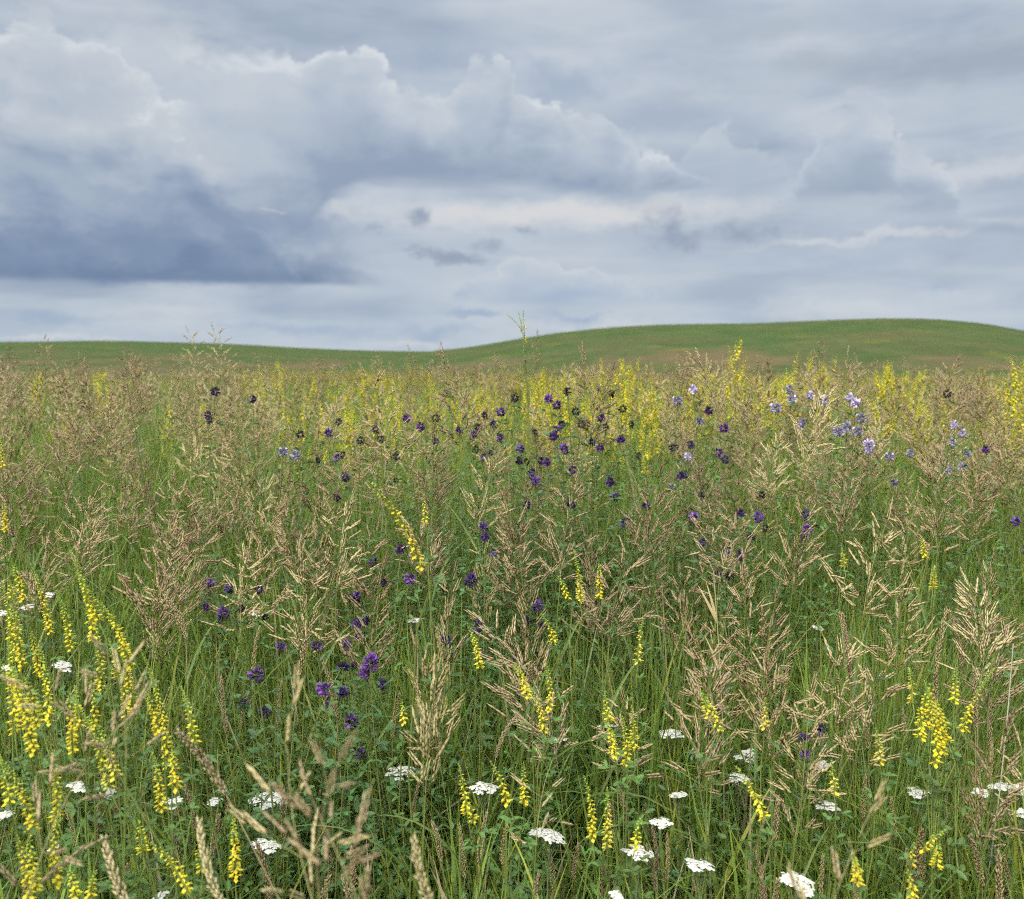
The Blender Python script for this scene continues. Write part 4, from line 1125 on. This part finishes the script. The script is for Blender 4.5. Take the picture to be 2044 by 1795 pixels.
def grass_field(n, y0, y1, h0, h1, w, seg, half=.62, dark=1.0, c0=GRASS0, c1=GRASS1, xy=None):
    x, y = fan(n, y0, y1, half) if xy is None else xy
    n = len(x)
    clump = .5 + .5 * np.sin(x * 7.3 + 1.2 * np.sin(y * 5.1)) * np.sin(y * 6.1 + 1.7 * np.sin(x * 4.3))
    h = (h0 + (h1 - h0) * rg.beta(1.6, 1.8, n)) * (.82 + .3 * clump)
    a = rg.uniform(0, 2 * np.pi, n); lean = np.abs(rg.normal(.08, .13, n)); curl = rg.gamma(1.4, .13, n)
    bent = rg.random(n) < .14; curl[bent] += rg.uniform(.3, .9, n)[bent]; lean[bent] += .1
    fa = rg.uniform(0, 2 * np.pi, n); ww = w * rg.uniform(.6, 1.4, n)
    z = gz(x, y)
    # palette: blue green, yellow green, the odd dry blade
    tint = np.ones((n, 3)) * rg.uniform(.7, 1.3, n)[:, None] * (.85 + .3 * clump)[:, None]
    k = rg.random(n); tint[k < .25] *= (.85, .95, 1.15); tint[k > .8] *= (1.5, 1.15, .9)
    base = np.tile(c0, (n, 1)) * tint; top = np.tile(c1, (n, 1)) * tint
    dry = rg.random(n) < .07; base[dry] = np.array([.24, .20, .10]); top[dry] = np.array([.40, .33, .18])
    V = np.zeros((n, seg * 2 + 1, 3)); C = np.zeros((n, seg * 2 + 1, 3))
    sxv, syv = -np.sin(fa), np.cos(fa)
    for i in range(seg + 1):
        t = i / seg
        out = h * (lean * t + curl * t * t)
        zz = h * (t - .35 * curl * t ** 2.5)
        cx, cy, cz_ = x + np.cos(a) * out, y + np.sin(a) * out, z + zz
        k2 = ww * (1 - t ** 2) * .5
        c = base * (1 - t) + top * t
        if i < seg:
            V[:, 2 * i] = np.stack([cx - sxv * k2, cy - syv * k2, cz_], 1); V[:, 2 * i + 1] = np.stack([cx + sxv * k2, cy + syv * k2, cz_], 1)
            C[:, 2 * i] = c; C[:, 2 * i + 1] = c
        else:
            V[:, 2 * seg] = np.stack([cx, cy, cz_], 1); C[:, 2 * seg] = c
    T = []
    for i in range(seg - 1): T += [(2 * i, 2 * i + 1, 2 * i + 3), (2 * i, 2 * i + 3, 2 * i + 2)]
    T.append((2 * seg - 2, 2 * seg - 1, 2 * seg))
    m = seg * 2 + 1
    TT = np.array(T)[None] + (np.arange(n) * m)[:, None, None]
    return V.reshape(-1, 3), TT.reshape(-1, 3), C.reshape(-1, 3)

gg = Geo()
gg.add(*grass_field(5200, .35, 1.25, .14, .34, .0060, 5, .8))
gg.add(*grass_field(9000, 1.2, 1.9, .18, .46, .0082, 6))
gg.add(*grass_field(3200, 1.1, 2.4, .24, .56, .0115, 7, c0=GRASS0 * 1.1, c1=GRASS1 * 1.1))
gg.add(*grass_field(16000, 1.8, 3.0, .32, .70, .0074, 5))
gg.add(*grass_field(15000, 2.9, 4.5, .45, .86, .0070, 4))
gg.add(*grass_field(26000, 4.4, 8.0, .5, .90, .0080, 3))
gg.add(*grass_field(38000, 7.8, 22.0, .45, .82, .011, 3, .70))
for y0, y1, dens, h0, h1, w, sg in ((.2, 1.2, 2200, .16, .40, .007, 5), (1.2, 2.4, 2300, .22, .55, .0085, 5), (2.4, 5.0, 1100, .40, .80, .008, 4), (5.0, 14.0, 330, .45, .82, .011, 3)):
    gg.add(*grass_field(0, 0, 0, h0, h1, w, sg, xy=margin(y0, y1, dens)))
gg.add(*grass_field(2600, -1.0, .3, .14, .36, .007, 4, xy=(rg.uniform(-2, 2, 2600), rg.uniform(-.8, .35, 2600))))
# a sward of finer, brighter blades at the foot of the big hill's crest
x0, n0 = 1.03, 5000
V, T, C = grass_field(n0, 1.5, 2.6, .40, .66, .0035, 5, .10, 1, GRASS0 * 1.1, GRASS1 * 1.1)
V = V + np.stack([V[:, 1] * .47, 0 * V[:, 1], 0 * V[:, 1]], 1)
gg.add(V, T, C)
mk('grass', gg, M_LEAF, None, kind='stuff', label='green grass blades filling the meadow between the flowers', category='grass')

# leafy ground cover: clover and alfalfa leaves
SH = []
for k in range(8):
    g = Geo(); hh = (.28, .34, .42, .5, .58, .66, .76, .86)[k]
    for b in range(2):
        a = rg.uniform(0, 6.28)
        pts = bend((0, 0, 0), (.3 * math.cos(a), .3 * math.sin(a), 1), hh * rg.uniform(.8, 1), .1, 7, .05, rg)
        tube(g, pts, np.linspace(.0015, .0007, 8), STALK * .9, 3)
        shoot(pts, rg, g, 20, .017, .0058, lerp(LEAFC, LEAFB, rg.uniform(0, 1)), .15, 1)
    SH.append(g)
def cover(n, y0, y1, ks, fn):
    out = Geo()
    x, y = fan(n, y0, y1)
    px = W / 2 + FPX * x / y
    keep = rg.random(n) < fn(px, y); x, y = x[keep], y[keep]
    kk = rg.choice(ks, len(x))
    for k in set(kk.tolist()):
        m = kk == k; c = int(m.sum())
        if c: out.add(*scatter(SH[k], np.stack([x[m], y[m], gz(x[m], y[m])], 1), rg.uniform(0, 6.28, c), np.abs(rg.normal(0, .1, c)), rg.uniform(0, 6.28, c), rg.uniform(.8, 1.2, c), np.ones((c, 3)) * rg.uniform(.75, 1.25, c)[:, None] * np.where(rg.random(c) < .3, 1, 1)[:, None]))
    return out
def lush(px, y):
    k = np.exp(-((px - 700) / 200) ** 2) * np.exp(-((y - 1.75) / .4) ** 2) + np.exp(-((px - 1080) / 280) ** 2) * np.exp(-((y - 2.5) / .8) ** 2) + np.exp(-((px - 1580) / 170) ** 2) * np.exp(-((y - 2.1) / .5) ** 2) + np.exp(-((px - 1950) / 130) ** 2) * np.exp(-((y - 2.2) / .4) ** 2)
    return np.clip(k, 0, 1)
cv_ = Geo()
for y0, y1, ks, n, b in ((1.1, 1.7, [0, 0, 0, 1, 1], 200, .35), (1.6, 2.3, [1, 2, 2, 3, 3], 420, .2), (2.2, 3.3, [4, 5, 6, 7], 900, .12), (3.2, 5.0, [5, 6, 7], 420, .22)):
    cv_.merge(cover(int(n * 1.25), y0, y1, ks, lambda px, y, b=b: np.maximum(lush(px, y), b)))
mk('undergrowth', cv_, M_LEAF, None, kind='stuff', label='leafy clover and alfalfa undergrowth between the grass blades', category='undergrowth')

# brome beyond the plants built one by one
rf = np.random.default_rng(81)
LO, LOFAR = [], []
for k in range(8):
    look, op, nod, ca, cb, dn = STYLES[(0, 1, 4, 0, 2, 1, 3, 4)[k]]
    p = brome_parts(.92, rf.uniform(.16, .21), rf, op, nod, ca, cb, False, 1.25, 1.0)
    g = Geo(); g.merge(p['stem']); g.merge(p['panicle']); [g.merge(l) for l in p['leaf']]
    LO.append(g)
st = Geo()
def strew(tmpls, P, hs, out, tlo=.6, thi=1.12, base=.92):
    n = len(P); kk = rf.integers(0, len(tmpls), n)
    for k in range(len(tmpls)):
        m = kk == k; c = int(m.sum())
        if not c: continue
        t = rf.uniform(tlo, thi, c)[:, None] * np.array([1, 1, 1]) * np.stack([rf.uniform(.92, 1.1, c), np.ones(c), rf.uniform(.85, 1.1, c)], 1)
        out.add(*scatter(tmpls[k], P[m], rf.uniform(0, 6.28, c), np.abs(rf.normal(0, .07, c)), rf.uniform(0, 6.28, c), hs[m] / base, t))
Pr = np.array(rest); g0 = gz(Pr[:, 0], Pr[:, 1]); hs = Pr[:, 2] - g0
strew(LO, np.stack([Pr[:, 0], Pr[:, 1], g0], 1), hs, st)
for y0, y1, dens in ((1.0, 2.2, 9), (2.2, 5.0, 26), (5.0, 12.0, 14)):
    x, y = margin(y0, y1, dens, rf)
    strew(LO, np.stack([x, y, gz(x, y)], 1), rf.triangular(.55, .72, .98, len(x)), st)
x, y = fan(2300, 9, 24, .72, rf)
strew(LO, np.stack([x, y, gz(x, y)], 1), np.where(rf.random(len(x)) < .07, rf.uniform(.9, 1.12, len(x)), rf.triangular(.46, .62, .88, len(x))), st)
# far off a stem shows as no more than a tuft of a few slips
for k in range(5):
    g = Geo()
    for i in range(16):
        a = rf.uniform(0, 6.28); z = rf.uniform(.45, 1.0); d = (math.cos(a) * .6, math.sin(a) * .6, 1)
        spikelet(g, (math.cos(a) * rf.uniform(0, .3), math.sin(a) * rf.uniform(0, .3), z * .95), d, rf.uniform(.06, .13), .012, lerp(PURPLISH, STRAW, rf.uniform(.2, .7)) * .8, lerp(OLIVE, STRAW, rf.uniform(.3, 1)), rf, False)
    for i in range(10):
        a = rf.uniform(0, 6.28)
        blade(g, bend((math.cos(a) * .2, math.sin(a) * .2, .1), (math.cos(a) * .2, math.sin(a) * .2, 1), rf.uniform(.5, .85), .2, 3, .02, rf), .012, (-math.sin(a), math.cos(a), 0), GRASS0, lerp(GRASS1, STRAW, .3))
    LOFAR.append(g)
x, y = fan(7500, 20, 90, .80, rf)
strew(LOFAR, np.stack([x, y, gz(x, y)], 1), rf.uniform(.4, .78, len(x)), st)
mk('tall_grass', st, M_STRAW, None, kind='stuff', label='brown mass of seeding grass spreading back towards the hills', category='grass')

# far sweet clover, a yellow dusting
cl = []
for k in range(4):
    g = Geo()
    for i in range(7):
        a = i * 2.4; o = .16 * math.sqrt(i / 7)
        b = np.array([math.cos(a) * o, math.sin(a) * o, rf.uniform(.7, .95)])
        tube(g, [(0, 0, .3), b], .003, STALK, 3)
        for j in range(16):
            q = b + np.array([0, 0, j * .006]); aa = j * 2.4
            floret(g, q, (math.cos(aa), math.sin(aa), -.5), .02, YEL * rf.uniform(.8, 1.05), rf)
    cl.append(g)
cf = Geo()
for pxc, y0, y1, sp, n in ((1000, 8, 16, 260, 75), (1520, 7, 16, 300, 65), (1900, 7, 14, 140, 45), (600, 14, 40, 160, 60), (250, 10, 25, 200, 10), (1300, 20, 70, 500, 160), (650, 25, 70, 160, 110)):
    y = rf.uniform(y0, y1, n); px = rf.normal(pxc, sp, n); x = (px - W / 2) / FPX * y
    strew(cl, np.stack([x, y, gz(x, y)], 1), rf.uniform(.75, .98, n), cf, .9, 1.1, 1.0)
mk('clover_patches', cf, M_YEL, None, kind='stuff', label='yellow dusting of sweet clover far across the brown meadow', category='wildflowers')
# ------------------------------------------------------------------ labels that single out one plant
ROWS = ((722, 'against the hills'), (870, 'in the hazy brown band'), (1080, 'in the upper meadow'), (1330, 'in the middle meadow'), (1570, 'in the lower meadow'), (9999, 'near the bottom edge'))
COLS = ((350, 'below the dark cloud'), (740, "below the dark cloud's tail"), (980, 'below the skyline dip'), (1350, "below the hill's slope"), (1700, "below the hill's shoulder"), (9999, "below the hill's crest"))
ORD = ('first', 'second', 'third', 'fourth', 'fifth', 'sixth', 'seventh', 'eighth', 'ninth', 'tenth', 'eleventh', 'twelfth', 'thirteenth', 'fourteenth', 'fifteenth', 'sixteenth', 'seventeenth', 'eighteenth', 'nineteenth', 'twentieth')
cells = {}
for d in REG:
    d['row'] = next(n for v, n in ROWS if d['py'] < v); d['col'] = next(n for v, n in COLS if d['px'] < v)
    cells.setdefault((d['look'], d['noun'], d['row'], d['col']), []).append(d)
for key in [k for k, v in cells.items() if len(v) > 8]:          # crowded cells: first by height, then by place
    ds = sorted(cells.pop(key), key=lambda d: d['py']); n = len(ds)
    for i, d in enumerate(ds):
        cells.setdefault((('taller', 'middling', 'lower')[i * 3 // n] + ' ' + key[0],) + key[1:], []).append(d)
for (look, noun, row, col), ds in cells.items():
    ds.sort(key=lambda d: d['px'])
    for i, d in enumerate(ds):
        if len(ds) == 1: l = f'{look} {noun} {row} {col}'
        else:
            l = f'{look} {noun} {row} {col}'
            l = l.replace(' in the ', ', ').replace(' near the ', ', ').replace('below the dark cloud\'s', 'below dark cloud\'s').replace(' against the hills', ' against hills') + f', {ORD[min(i, 19)]} from cloud side'
        d['o']['label'] = l
